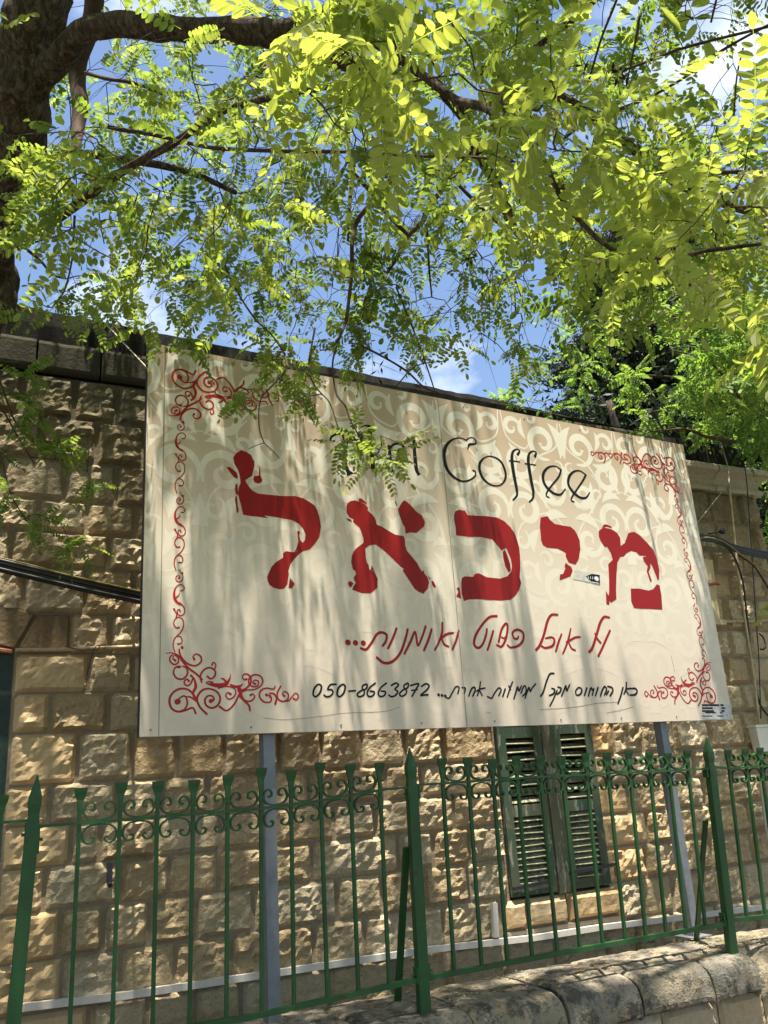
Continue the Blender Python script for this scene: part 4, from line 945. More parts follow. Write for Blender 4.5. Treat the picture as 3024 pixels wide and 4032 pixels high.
# damask ground pattern: mirrored tile of leaves and volutes -------------
def volute(cx, cy, r, a0, turns, sgn, w, n_=14):
    out = []
    for i in range(n_ + 1):
        t = i / n_; rr_ = r * (1 - .80 * t); a = a0 + sgn * turns * 2 * math.pi * t
        ww = w * (.25 + 1.0 * math.sin(math.pi * min(1, t * 1.05)) ** .8) * (1 - .35 * t)
        out.append((cx + rr_ * math.cos(a), cy + rr_ * math.sin(a), ww))
    out[-1] = (out[-1][0], out[-1][1], w * .8); return out
def leafp(x0, y0, x1, y1, w, bend=.2):
    L = math.hypot(x1 - x0, y1 - y0); dx, dy = (x1 - x0) / L, (y1 - y0) / L
    pts = []
    for t, ww in ((0, .05), (.15, .5), (.35, .95), (.55, 1.0), (.75, .7), (.9, .3), (1, .02)):
        bx = bend * math.sin(math.pi * t) * L
        pts.append((x0 + dx * L * t - dy * bx, y0 + dy * L * t + dx * bx, w * ww))
    return pts
TW, TH = .50, .98      # half tile width, tile height
tile = [volute(.16, .80, .13, -1.9, 1.25, 1, .050), volute(.36, .62, .12, 1.2, 1.2, -1, .046), volute(.13, .46, .11, 2.6, 1.2, 1, .044), volute(.37, .30, .13, -.5, 1.3, 1, .05), volute(.14, .14, .12, .8, 1.2, -1, .045),
        volute(.41, .87, .08, 3.5, 1.1, -1, .034), volute(.25, .96, .06, .5, 1.0, 1, .026), volute(.43, .10, .07, 2.0, 1.0, 1, .028), volute(.27, .47, .055, 4.2, 1.0, -1, .022), volute(.05, .63, .05, 1, 1, 1, .02),
        leafp(.02, .70, .10, .95, .075, .18), leafp(.26, .70, .45, .76, .060, -.25), leafp(.22, .56, .06, .36, .07, .2), leafp(.30, .42, .48, .46, .055, .25), leafp(.24, .22, .03, .28, .065, -.22), leafp(.28, .18, .34, .02, .06, .2),
        leafp(.48, .50, .44, .72, .05, .15), leafp(.0, .02, .10, .0, .05, .3), leafp(.20, .33, .26, .44, .035, .2), leafp(.30, .80, .32, .95, .04, -.2), leafp(.08, .02, .17, .09, .03, .2),
        [(.01, .0, .008), (.06, .2, .012), (.20, .36, .014), (.30, .52, .012), (.22, .68, .012), (.05, .78, .012), (.01, .96, .008)], [(.49, .02, .008), (.42, .2, .012), (.24, .29, .012), (.10, .30, .008)], [(.49, .98, .008), (.46, .80, .012), (.33, .73, .012), (.27, .78, .006)],
        [(.50, .52, .006), (.40, .50, .010), (.30, .56, .010), (.24, .62, .006)],
        [(.0, .48, .10), (.0, .56, .06), (.0, .64, .01)], [(.50, .0, .09), (.50, .08, .06), (.50, .17, .01)]]
def clipribbon(pts, ox, oz, mx, e):
    P = catmull(np.array(pts, float), 4); V = []; F = []
    q = np.array([((ox + (2 * TW - a if mx else a)), oz + c) for a, c, w in P]); m_ = len(q)
    for i in range(m_):
        d = q[min(i + 1, m_ - 1)] - q[max(i - 1, 0)]; d = d / (np.linalg.norm(d) + 1e-9); nn = np.array([-d[1], d[0]]) * P[i][2] / 2
        y = e - i * .000001
        for sgn in (1, -1):
            V.append((min(max(q[i][0] + sgn * nn[0], .002), SW - .002), y, min(max(q[i][1] + sgn * nn[1], .002), SH - .002)))
    for i in range(m_ - 1): F.append((2 * i, 2 * i + 1, 2 * i + 3, 2 * i + 2))
    return V, F
b = MB()
for ix in range(-1, 5):
    for iz in range(-1, 3):
        ox = ix * 2 * TW - .22; oz = iz * TH + .05
        for t_i, pts in enumerate(tile):
            for mx in (0, 1):
                V, F = clipribbon(pts, ox, oz, mx, -(.00008 + .00001 * ((t_i * 2 + mx) % 30)))
                V_ = np.array(V)
                keep = [f for f in F if len({tuple(np.round(V_[i][[0, 2]], 4)) for i in f}) == 4]
                b.add(V, keep)
o = sl('damask_print', b, M_damask); o['label'] = 'pale damask leaf pattern fading downwards'

# stickers
b = MB(); a = S_(1700 + 762 / 1.3825, 1600 + 890 / 1.3825); c = S_(1700 + 915 / 1.3825, 1600 + 968 / 1.3825)
b.add([(a[0], -.0016, c[1] + .02), (c[0], -.0016, c[1]), (c[0], -.0016, a[1] - .02), (a[0] + .02, -.0016, a[1])], [(0, 1, 2, 3)]); sl('torn_sticker', b, mat_plain('sticker_paper', (.62, .59, .54), .6, .3, .15, 30, bd=0))
b = MB(); V, F = poly([(838, 925), (870, 912), (913, 918), (915, 970), (875, 960), (850, 940)], *R3, base=.0030); b.add(V, F); sl('black_sticker', b, M_black)
M_wht = mat_plain('white_print', (.75, .78, .8), .5, .3, .05, 30, bd=0)
b = MB(); V, F = ribbon([(896, 938, 22), (898, 939, 22)], *R3, base=.0038); b.add(V, F)
for (x0_, y0_) in ((850, 933), (862, 934), (874, 935), (884, 936)): 
    V, F = ribbon([(x0_, y0_ - 7, 3), (x0_ + 2, y0_, 3), (x0_, y0_ + 5, 3)], *R3, base=.0038); b.add(V, F)
V, F = ribbon([(872, 957, 3.5), (890, 960, 3.5), (908, 964, 3.5)], *R3, base=.0038); b.add(V, F); sl('sticker_print', b, M_wht)
b = MB(); V, F = poly([(1338, 527), (1478, 533), (1478, 607), (1330, 600)], *R6, base=.0027); b.add(V, F); sl('torn_label', b, mat_plain('torn_label_paper', (.52, .52, .53), .5, .3, .2, 60, bd=0))
b = MB(); rq = random.Random(3)
for row, (y0_, h_) in enumerate([(534, 8), (549, 7), (563, 7), (571, 5), (588, 4)]):
    x = 1335
    while x < 1432:
        w_ = rq.uniform(4, 14)
        if rq.random() < .8: V, F = ribbon([(x, y0_, h_), (x + w_ * .5, y0_ + .5, h_), (x + w_, y0_ + .8, h_)], *R6, base=.0033); b.add(V, F)
        x += w_ + (2 if row else 1)
sl('label_print', b, M_black)
for k in range(9):
    for v_ in (.03, SH - .03):
        b = MB(); u_ = .05 + (SW - .1) * k / 8
        b.add([(u_ + .006 * math.cos(a_ * 1.047), -.0011, v_ + .006 * math.sin(a_ * 1.047)) for a_ in range(6)] + [(u_ + .004 * math.cos(a_ * 1.047), -.0032, v_ + .004 * math.sin(a_ * 1.047)) for a_ in range(6)], [tuple(range(11, 5, -1))] + [((a_ + 1) % 6, a_, a_ + 6, (a_ + 1) % 6 + 6) for a_ in range(6)])
        sl('screw', b, M_galv)
# posts and wall bracket (in the sign's frame)
def sraw(px, py, y):
    v = np.array([px - CX, -(py - CY), -FPX]); d = M0 @ v; t = y / d[1]; p = CAM + d * t; return Vector((p[0] - SX0, y - YSG, p[2] - SZ0))
for (xa, xb, ztop) in ((1052, 1056, 2700), (2610, 2738, 2800)):
    p = sraw(xa, 2900, YSG + .07); q = sraw(xb, 3704 if xa > 2000 else 4000, YSG + .07)
    zc = .61 - SZ0; q = Vector((p.x + (q.x - p.x) * 0, q.y, zc))
    b = MB(); b.box((p.x - .03, .0465, zc), (p.x + .03, .1065, SH - .1)); o = sl('post', b, M_galv)
    if xa > 2000:
        b = MB(); b.box((p.x - .08, .0, zc + .004), (p.x + .08, .16, zc + .012)); sl('base_plate', b, M_galv)
b = MB(); P0 = sraw(521, 2427, 4.93 + .04); P1 = sraw(572, 2384, 4.10)
P0 = Vector((P0.x, P0.y, P0.z))
b.box((P0.x - .028, P0.y - .004, P0.z - .032), (P0.x + .028, P0.y + .004, P0.z + .032)); sl('bracket_plate', b, M_galv)
b = MB(); b.obox(P0 + Vector((0, -.006, 0)), P1, .022, .006); sl('bracket_arm', b, M_galv)
DENK = 0.32; NCROWN = 560; NBARE = 150; NSTREET_SHADE = 480; ZK = .55

# ------------------------------------------------------------------ trees
# leaf shapes: pinnate locust leaf, leaflets in pairs along a drooping rachis (unit: metres)
def pinnate(pairs, L, ll, lw, droop, seed, fine=True):
    r = np.random.default_rng(seed); V = []; F = []; T = []
    def pos(t): return np.array([L * t * math.cos(droop * t * .6), 0, -L * droop * t * t * .55])
    k = 7
    for i in range(k):          # rachis
        for s_ in (-1, 1): p = pos(i / (k - 1)); V.append((p[0], s_ * .0009 * (1.4 - i / k), p[2] + .0003)); T.append(.25)
        if i: a = 2 * i; F.append((a - 2, a - 1, a + 1, a))
    def leaflet(base, d, size, tint):
        n_ = np.array([0, 0, 1.0]); n_ = n_ + .35 * r.normal(size=3); n_ /= np.linalg.norm(n_)
        d = d + np.array([0, 0, -.18 - .25 * r.random()]); d /= np.linalg.norm(d); w = np.cross(n_, d); w /= np.linalg.norm(w); n2 = np.cross(d, w)
        a, c = ll * size, lw * size / 2; fold = .22
        o = [(.03, 0), (.18, .72), (.48, 1.0), (.80, .78), (1.0, .0)]
        b0 = len(V)
        V.append(tuple(base)); T.append(tint)
        for t, y in o[1:4]: V.append(tuple(base + d * a * t + w * c * y + n2 * c * y * fold - np.array([0, 0, .12 * a * t * t]))); T.append(tint)
        V.append(tuple(base + d * a - np.array([0, 0, .12 * a]))); T.append(tint)
        for t, y in o[3:0:-1]: V.append(tuple(base + d * a * t - w * c * y + n2 * c * y * fold - np.array([0, 0, .12 * a * t * t]))); T.append(tint)
        F.append((b0, b0 + 1, b0 + 2, b0 + 3, b0 + 4)); F.append((b0, b0 + 4, b0 + 5, b0 + 6, b0 + 7))
    for i in range(pairs):
        t = .16 + .80 * i / pairs; base = pos(t); sz = (.72 + .28 * math.sin(math.pi * (i + .8) / pairs)) * r.uniform(.9, 1.08)
        for s_ in (-1, 1):
            d = np.array([.30 + .10 * r.random(), s_ * 1.0, 0]); leaflet(base + np.array([r.normal() * .002, s_ * .001, 0]), d / np.linalg.norm(d), sz, float(np.clip(.5 + .25 * r.normal(), 0, 1)))
    leaflet(pos(1.0), np.array([1., .0, -.2]), .95, .6)
    return np.array(V), F, np.array(T)
VAR = [pinnate(7, .21, .041, .0235, .35, 1), pinnate(8, .23, .039, .022, .5, 2), pinnate(6, .18, .042, .0245, .2, 3), pinnate(9, .26, .038, .0215, .65, 4), pinnate(5, .14, .036, .021, .15, 5), pinnate(8, .24, .042, .022, .4, 6)]

class Foliage:
    def __init__(s): s.items = []          # (variant, R 3x3, t, scale, tint shift)
    def add(s, v, R, t, sc_, tint): s.items.append((v, R, t, sc_, tint))
    def joined(s, name, mat, items=None):
        items = s.items if items is None else items
        Vs = []; Fs = []; Ts = []; base = 0
        loops = []; starts = []; tot = 0; ls = 0
        for v, R, t, k, ti in items:
            V, F, T = VAR[v]
            Vs.append((V * k) @ R.T + t); Ts.append(np.clip(T * .5 + ti, 0, 1))
            for f in F: loops.extend([i + base for i in f]); starts.append(ls); ls += len(f)
            base += len(V)
        Vs = np.vstack(Vs); me = bpy.data.meshes.new(name)
        me.vertices.add(len(Vs)); me.vertices.foreach_set('co', Vs.astype(np.float32).ravel())
        me.loops.add(len(loops)); me.loops.foreach_set('vertex_index', np.array(loops, np.int32))
        me.polygons.add(len(starts)); me.polygons.foreach_set('loop_start', np.array(starts, np.int32))
        me.materials.append(mat); me.update(calc_edges=True)
        at = me.attributes.new('tint', 'FLOAT', 'POINT'); at.data.foreach_set('value', np.concatenate(Ts).astype(np.float32))
        return me
def frame(d, up):
    d = d / np.linalg.norm(d); y = np.cross(up, d); y = y / (np.linalg.norm(y) + 1e-9); z = np.cross(d, y); return np.array([d, y, z]).T

def limb(name, pts, parent, mat=M_bark, n=10, rough=.25, sub=6, label=None, r_end=None):
    """pts: (px, py, width_px, distance)"""
    C = np.array([list(at_d(p[0], p[1], p[3])) + [p[2] / 2 / FPX * p[3]] for p in pts])
    return limb3(name, C, parent, mat, n, rough, sub, label)
def limb3(name, C, parent, mat=M_bark, n=10, rough=.25, sub=6, label=None):
    P = catmull(C, sub); o3 = np.array(parent.location)
    if rough > 0:
        for i in range(len(P)):
            P[i, :3] += np.array(noise.noise_vector(Vector(P[i, :3] * 3))) * P[i, 3] * .35
    b = MB(); b.tube([tuple(p[:3] - o3) for p in P], list(P[:, 3]), n, rough=rough, seed=len(P))
    o = b.build(name, mat, parent, True)
    if label: o['label'] = label
    SK.append(P[:, :3]); SKR.append(P[:, 3]); return o
SK = []; SKR = []
tree = thing('locust_tree', 'tall locust tree at the left, its bright yellow green leaves hanging over the billboard', 'tree', (-.35, 4.62, .40))
# trunk comes up in the strip between garden wall and house, just left of the frame
Ttop = [(-70, 1180, 165, 5.0), (-55, 964, 185, 5.0), (-15, 784, 185, 5.02), (28, 603, 190, 5.05), (75, 422, 200, 5.08), (118, 241, 190, 5.1), (155, 0, 185, 5.2)]
C = [list(at_d(p[0], p[1], p[3])) + [p[2] / 2 / FPX * p[3]] for p in Ttop]
low = np.array(C[0][:3]); C = [[-.50, 4.55, .25, .24], [-.50, 4.5, .8, .18], [-.42, 4.42, 1.9, .155], [(low[0] - .42) / 2 - .08, (low[1] + 4.4) / 2, 3.0, .145]] + C
tp = np.array(C[-1][:3]); C += [[tp[0] + .12, tp[1] - .1, tp[2] + .8, .12], [tp[0] + .2, tp[1] - .3, tp[2] + 1.8, .09], [tp[0] + .15, tp[1] - .4, tp[2] + 2.8, .05]]
limb3('trunk', np.array(C), tree, n=20, rough=.30, sub=12)
LB = [
 [(95,420,100,5.06),(160,310,100,5.0),(211,255,90,4.9),(300,165,84,4.75),(386,110,80,4.6),(480,85,76,4.5),(602,105,84,4.35),(750,118,86,4.2),(900,124,88,4.05),(1040,125,88,3.95),(1180,110,80,3.85),(1280,60,60,3.75),(1400,-60,50,3.6),(1500,-250,40,3.5)],
 [(1040,140,70,3.95),(1180,190,60,4.1),(1340,250,52,4.3),(1512,262,48,4.5),(1640,300,46,4.65),(1723,347,46,4.8),(1826,452,46,4.9),(1862,542,46,5.0),(1916,651,44,5.1),(1964,753,44,5.2),(2000,850,40,5.3),(2040,930,20,5.4)],
 [(-10,1010,44,4.98),(36,976,40,4.8),(181,898,34,4.5),(289,814,32,4.3),(416,723,30,4.1),(542,639,29,3.9),(693,560,27,3.7),(814,482,26,3.5),(904,428,24,3.4),(1000,400,24,3.3),(1120,370,22,3.2),(1300,338,20,3.05),(1480,300,16,2.9),(1600,230,12,2.8)],
 [(288,612,8,4.92),(293,590,24,5.0),(300,560,38,5.15),(306,500,50,5.35),(312,420,56,5.5),(310,330,58,5.7),(320,200,62,5.8),(360,60,64,5.9),(390,-100,60,6.0)],
 [(60,700,46,5.1),(145,633,34,5.0),(289,603,28,4.9),(452,627,28,4.9),(633,651,26,4.8),(784,693,22,4.8),(930,760,16,4.8)],
 [(337,289,14,5.6),(440,312,14,5.2),(542,331,12,5.0),(640,372,10,4.9)],
 [(430,500,16,5.0),(482,512,15,4.9),(603,530,15,4.7),(778,573,14,4.5),(900,586,14,4.3),(1000,591,14,4.2),(1181,597,14,4.0),(1422,600,13,3.9),(1663,615,13,3.8),(1904,621,11,3.7),(2050,640,8,3.6)],
 [(1800,395,30,3.2),(1900,420,26,3.0),(2000,481,20,2.85),(2080,555,20,2.7),(2148,642,20,2.6),(2185,728,19,2.5),(2234,815,19,2.45),(2308,895,18,2.4),(2382,963,17,2.35),(2481,1006,15,2.3),(2586,1015,14,2.2),(2679,1012,17,2.1),(2772,988,16,2.0),(2827,981,14,1.95),(3000,960,11,1.9)],
 [(1280,80,40,3.75),(1450,150,36,3.6),(1620,260,32,3.4),(1800,395,30,3.2)],
 [(2210,730,20,3.6),(2300,750,20,3.6),(2383,759,20,3.5),(2469,808,20,3.4),(2525,889,19,3.3),(2586,957,17,3.2),(2654,981,13,3.1)],
 [(1826,430,34,4.9),(2000,380,36,5.2),(2185,375,38,5.4),(2370,481,38,5.6),(2494,592,36,5.8),(2617,691,34,6.0),(2741,759,32,6.2),(2864,808,28,6.4),(3000,850,24,6.6)],
 [(2200,560,10,4.3),(2302,488,11,4.2),(2444,426,11,4.0),(2556,383,10,3.8),(2679,315,10,3.6),(2772,247,10,3.5),(2864,185,10,3.4),(3024,99,9,3.3),(3200,20,8,3.2)],
 [(2444,280,9,4.0),(2537,247,10,3.9),(2648,204,10,3.8),(2772,167,10,3.7),(2900,135,10,3.6),(3024,105,9,3.5)],
 [(2560,790,18,5.0),(2648,747,15,4.8),(2741,716,14,4.6),(2852,679,14,4.4),(3024,685,13,4.3),(3200,670,12,4.2)],
 [(1960,340,26,4.4),(2000,290,24,4.3),(2062,228,22,4.2),(2185,130,22,4.0),(2309,31,20,3.9),(2450,-100,18,3.8)],
 [(2117,-40,10,3.2),(2117,111,10,3.3),(2148,284,9,3.4)], [(2440,-60,10,3.1),(2426,0,9,3.1),(2370,142,9,3.3),(2333,265,8,3.4),(2309,346,7,3.5)],
 [(2926,190,6,3.4),(2901,309,6,3.3),(2889,481,5,3.3)], [(2800,90,7,3.8),(2830,-40,8,3.8)], [(2520,60,8,3.6),(2505,150,8,3.6),(2465,340,6,3.6)],
 [(1560,660,22,4.4),(1518,747,20,4.3),(1434,832,18,4.2),(1400,890,17,4.2),(1388,960,16,4.1),(1386,1055,16,4.1),(1375,1160,14,4.0),(1362,1266,13,3.9)],
 [(1900,560,24,5.0),(1705,790,20,4.9),(1663,874,19,4.9),(1609,928,19,4.8),(1555,1025,15,4.8),(1500,1110,10,4.8)],
 [(1392,681,17,4.8),(1460,754,16,4.8),(1525,844,15,4.8),(1609,928,15,4.8)], [(1392,690,16,4.9),(1380,770,15,4.9),(1374,844,12,4.9),(1370,950,8,4.9)],
 [(1680,880,11,4.9),(1685,960,10,4.9),(1690,1070,8,4.9),(1700,1170,6,4.9)],
 [(1830,680,13,4.9),(1780,700,14,4.9),(1960,880,12,5.1),(2080,1000,9,5.1)],
 [(0,770,20,5.0),(20,870,20,4.9),(60,940,14,4.8),(157,1025,10,4.7),(205,1079,9,4.6),(259,1097,7,4.6)],
 [(295,850,9,4.4),(289,940,8,4.5),(283,1025,7,4.5),(253,1145,6,4.5),(205,1212,5,4.5)], [(130,955,7,4.7),(220,930,6,4.6),(300,890,5,4.5)], [(290,930,7,4.3),(386,990,6,4.2),(470,1030,5,4.1)],
 [(440,750,7,4.3),(500,850,6,4.3),(512,930,5,4.3),(515,1010,4,4.3)], [(385,760,5,4.2),(393,870,5,4.2),(410,960,4,4.2)],
 [(2085,1010,8,5.0),(2030,1100,7,4.9),(2030,1230,6,4.8)], [(2020,1080,6,5.0),(2080,1250,5,5.0)],
 [(1362,1266,12,3.9),(1340,1320,9,3.8),(1300,1370,7,3.7),(1260,1380,5,3.6)], [(870,1000,10,4.3),(920,1120,9,4.2),(1000,1250,8,4.0),(1080,1330,7,3.7),(1130,1436,8,3.5),(1078,1511,7,3.4),(1032,1563,6,3.4),(1019,1617,5,3.4),(1022,1692,5,3.4),(1040,1745,4.5,3.4)],
 [(1040,1745,4,3.4),(1015,1752,3.5,3.38),(980,1767,3,3.36)], [(1040,1745,4,3.4),(1070,1772,3.5,3.42),(1100,1805,3,3.44)],
 [(1240,1290,8,3.7),(1215,1436,7,3.6),(1228,1496,6,3.5),(1258,1541,6,3.45),(1300,1590,5,3.4),(1330,1680,5,3.35)],
 [(1362,1266,10,3.9),(1320,1380,8,3.7),(1310,1450,8,3.6),(1325,1550,8,3.5),(1360,1600,8,3.4),(1379,1654,7,3.35),(1417,1722,7,3.3),(1450,1770,6,3.3),(1490,1800,5,3.3)],
 [(1420,1360,9,4.3),(1500,1400,9,4.3),(1600,1460,9,4.3),(1680,1530,7,4.3),(1780,1560,5,4.3)], [(1560,1130,8,4.6),(1640,1330,7,4.5),(1700,1500,6,4.4),(1715,1560,4,4.4)], [(1560,1520,6,4.3),(1640,1440,5,4.3),(1760,1420,4,4.3)],
 [(-60,1420,9,4.2),(0,1507,8,4.25),(61,1663,7,4.3),(142,1751,6,4.3),(165,1785,5,4.3)], [(-60,1500,8,4.2),(0,1595,7,4.25),(68,1717,6,4.3),(135,1826,5,4.3)], [(120,1800,5,4.3),(200,1808,4,4.3),(290,1818,4,4.3)], [(-60,1650,8,4.15),(0,1785,7,4.15),(41,1941,6,4.15),(102,2046,5,4.15)],
 [(-80,1380,14,4.2),(-100,1200,20,4.3),(-90,1000,24,4.6)],
 [(3200,2350,9,3.1),(3080,2390,6,3.05),(3010,2400,4,3.0)],
 # the crown goes on above the picture
 [(155,0,90,5.2),(400,-400,80,5.0),(800,-900,60,4.9),(1400,-1300,45,5.2),(2000,-1500,30,5.6)], [(155,-60,80,5.2),(300,-800,66,5.2),(500,-1800,50,5.0),(900,-2800,36,5.2)], [(400,-400,60,5.0),(1200,-600,50,5.4),(2000,-700,40,5.9),(2800,-800,30,6.4),(3500,-700,20,6.8)],
 [(1500,-250,40,3.5),(2000,-500,30,3.8),(2600,-600,22,4.2),(3200,-500,16,4.6)],
]
for i, pts in enumerate(LB): limb('branch' if pts[0][2] > 7 else 'twig', pts, tree, n=12 if pts[0][2] > 40 else (8 if pts[0][2] > 15 else 5), rough=.22 if pts[0][2] > 25 else .12, mat=M_bark if pts[0][2] > 25 else M_twig)

FO = Foliage(); TWV = MB(); FLW = []
DEN = """0688877776776765
0466677677765533
0488888766666423
2688888766666544
2677888766655666
3566776666666777
1425666676777777
0534777777776777
0337766676433444
0003466653200111
0000023321000000
0000001100000000"""
anch = []
rg = np.random.default_rng(23)
for r_, row in enumerate(DEN.split()):
    for c_, ch in enumerate(row):
        nsp = int(ch) * DENK + rg.random()
        for _ in range(int(nsp)):
            px = (c_ + rg.random()) * 189; py = (r_ + rg.random()) * 130 - 60
            dist = rg.uniform(4.0, 6.3) if r_ < 8 else rg.uniform(4.3, 5.6)
            if px > 2200 and r_ > 5: dist = rg.uniform(3.2, 5.0)
            anch.append((px, py, dist + (1.6 if (c_ < 7 and r_ < 4) else 0), rg.uniform(.85, 1.1), rg.normal(.24, .13)))
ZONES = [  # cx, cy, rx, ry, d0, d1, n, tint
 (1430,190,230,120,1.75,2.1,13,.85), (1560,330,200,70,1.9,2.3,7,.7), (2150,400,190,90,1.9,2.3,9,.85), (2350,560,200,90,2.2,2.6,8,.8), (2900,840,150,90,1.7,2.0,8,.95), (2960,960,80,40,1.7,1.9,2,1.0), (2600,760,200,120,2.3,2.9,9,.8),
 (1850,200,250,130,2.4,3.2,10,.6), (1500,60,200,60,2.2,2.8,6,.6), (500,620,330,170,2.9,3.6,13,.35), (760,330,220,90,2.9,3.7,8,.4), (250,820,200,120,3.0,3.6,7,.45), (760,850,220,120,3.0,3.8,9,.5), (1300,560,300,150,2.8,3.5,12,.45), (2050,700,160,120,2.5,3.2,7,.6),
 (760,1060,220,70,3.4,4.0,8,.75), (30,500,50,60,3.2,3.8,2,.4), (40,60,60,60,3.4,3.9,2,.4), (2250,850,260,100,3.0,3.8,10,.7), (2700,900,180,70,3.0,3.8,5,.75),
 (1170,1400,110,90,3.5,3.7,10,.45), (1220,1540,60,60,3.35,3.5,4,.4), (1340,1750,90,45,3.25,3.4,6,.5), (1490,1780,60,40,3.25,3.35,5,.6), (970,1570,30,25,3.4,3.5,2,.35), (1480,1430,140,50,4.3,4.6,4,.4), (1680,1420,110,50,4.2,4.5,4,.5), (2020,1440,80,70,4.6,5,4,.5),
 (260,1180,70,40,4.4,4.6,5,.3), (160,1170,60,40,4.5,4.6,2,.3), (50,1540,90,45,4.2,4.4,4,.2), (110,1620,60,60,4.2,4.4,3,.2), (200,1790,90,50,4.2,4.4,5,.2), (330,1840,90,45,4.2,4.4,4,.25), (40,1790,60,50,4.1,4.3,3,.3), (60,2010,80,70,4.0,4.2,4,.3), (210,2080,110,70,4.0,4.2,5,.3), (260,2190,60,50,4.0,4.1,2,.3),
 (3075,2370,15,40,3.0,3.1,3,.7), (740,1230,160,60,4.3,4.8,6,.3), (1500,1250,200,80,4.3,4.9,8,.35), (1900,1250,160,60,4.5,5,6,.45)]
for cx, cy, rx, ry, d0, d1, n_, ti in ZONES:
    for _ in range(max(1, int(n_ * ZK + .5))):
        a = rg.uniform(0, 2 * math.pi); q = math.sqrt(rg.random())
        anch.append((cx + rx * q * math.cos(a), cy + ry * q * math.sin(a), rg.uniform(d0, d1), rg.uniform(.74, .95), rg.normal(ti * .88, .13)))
pts3 = [(at_d(px, py - (25 if py > 1250 else 0), d), k * (.78 if py > 1250 else 1), ti, py > 1250) for px, py, d, k, ti in anch]
# crown outside the picture: unseen sprays added towards the sun to shade the front
def shade_prob(x, z):     # shade wanted at a point of the house front
    s_ = np.interp(x, [-2, 0, 1.5, 3.0, 3.9, 4.6, 5.5, 7], [1, 1, .97, .85, .35, .10, .2, .6])
    if z > 3: s_ = min(1, s_ + .15)
    return s_
cnt = 0
while cnt < NCROWN:
    x = rg.uniform(-2, 7); z = rg.uniform(0, 4.2); y = rg.uniform(3.6, 5.0)
    cnt += 1
    if rg.random() > shade_prob(x, z): continue
    t = rg.uniform(2.2, 6.5); p = np.array([x, y, z]) + TOSUN * t
    if p[2] < 5.0 or p[2] > 9.5: continue
    u, v, w = to_px(p)
    if -150 < u < 3170 and v > -480: continue
    pts3.append((p, rg.uniform(1.15, 1.4), rg.normal(.4, .15)))
for _ in range(NSTREET_SHADE):          # unseen outsize sprays over the street, added to block sky light and bounce
    p = np.array([rg.uniform(-4, 7.5), rg.uniform(-3.5, 3.4), rg.uniform(4.4, 7)])
    u, v, w = to_px(p)
    if w > 0 and -150 < u < 3170 and -550 < v < 4200: continue
    pts3.append((p, 2.4, rg.normal(.4, .15)))
# sprays shading the right end of the house are dropped so sun reaches the wall
def sungap(p):
    t = (p[1] - 5.0) / TOSUN[1]; w = p - TOSUN * t
    if 3.95 < w[0] < 6.4 and -.8 < w[2] < 3.4: return rg.random() < .9
    if 4.0 < w[0] < 6.3 and -2.6 < w[2] < 5.6: return rg.random() < .45
    return False
pts3 = [p for p in pts3 if not sungap(p[0])]
# keep leaves off the house itself
pts3 = [p for p in pts3 if not (p[0][1] > 4.75 and p[0][2] < 4.6)]

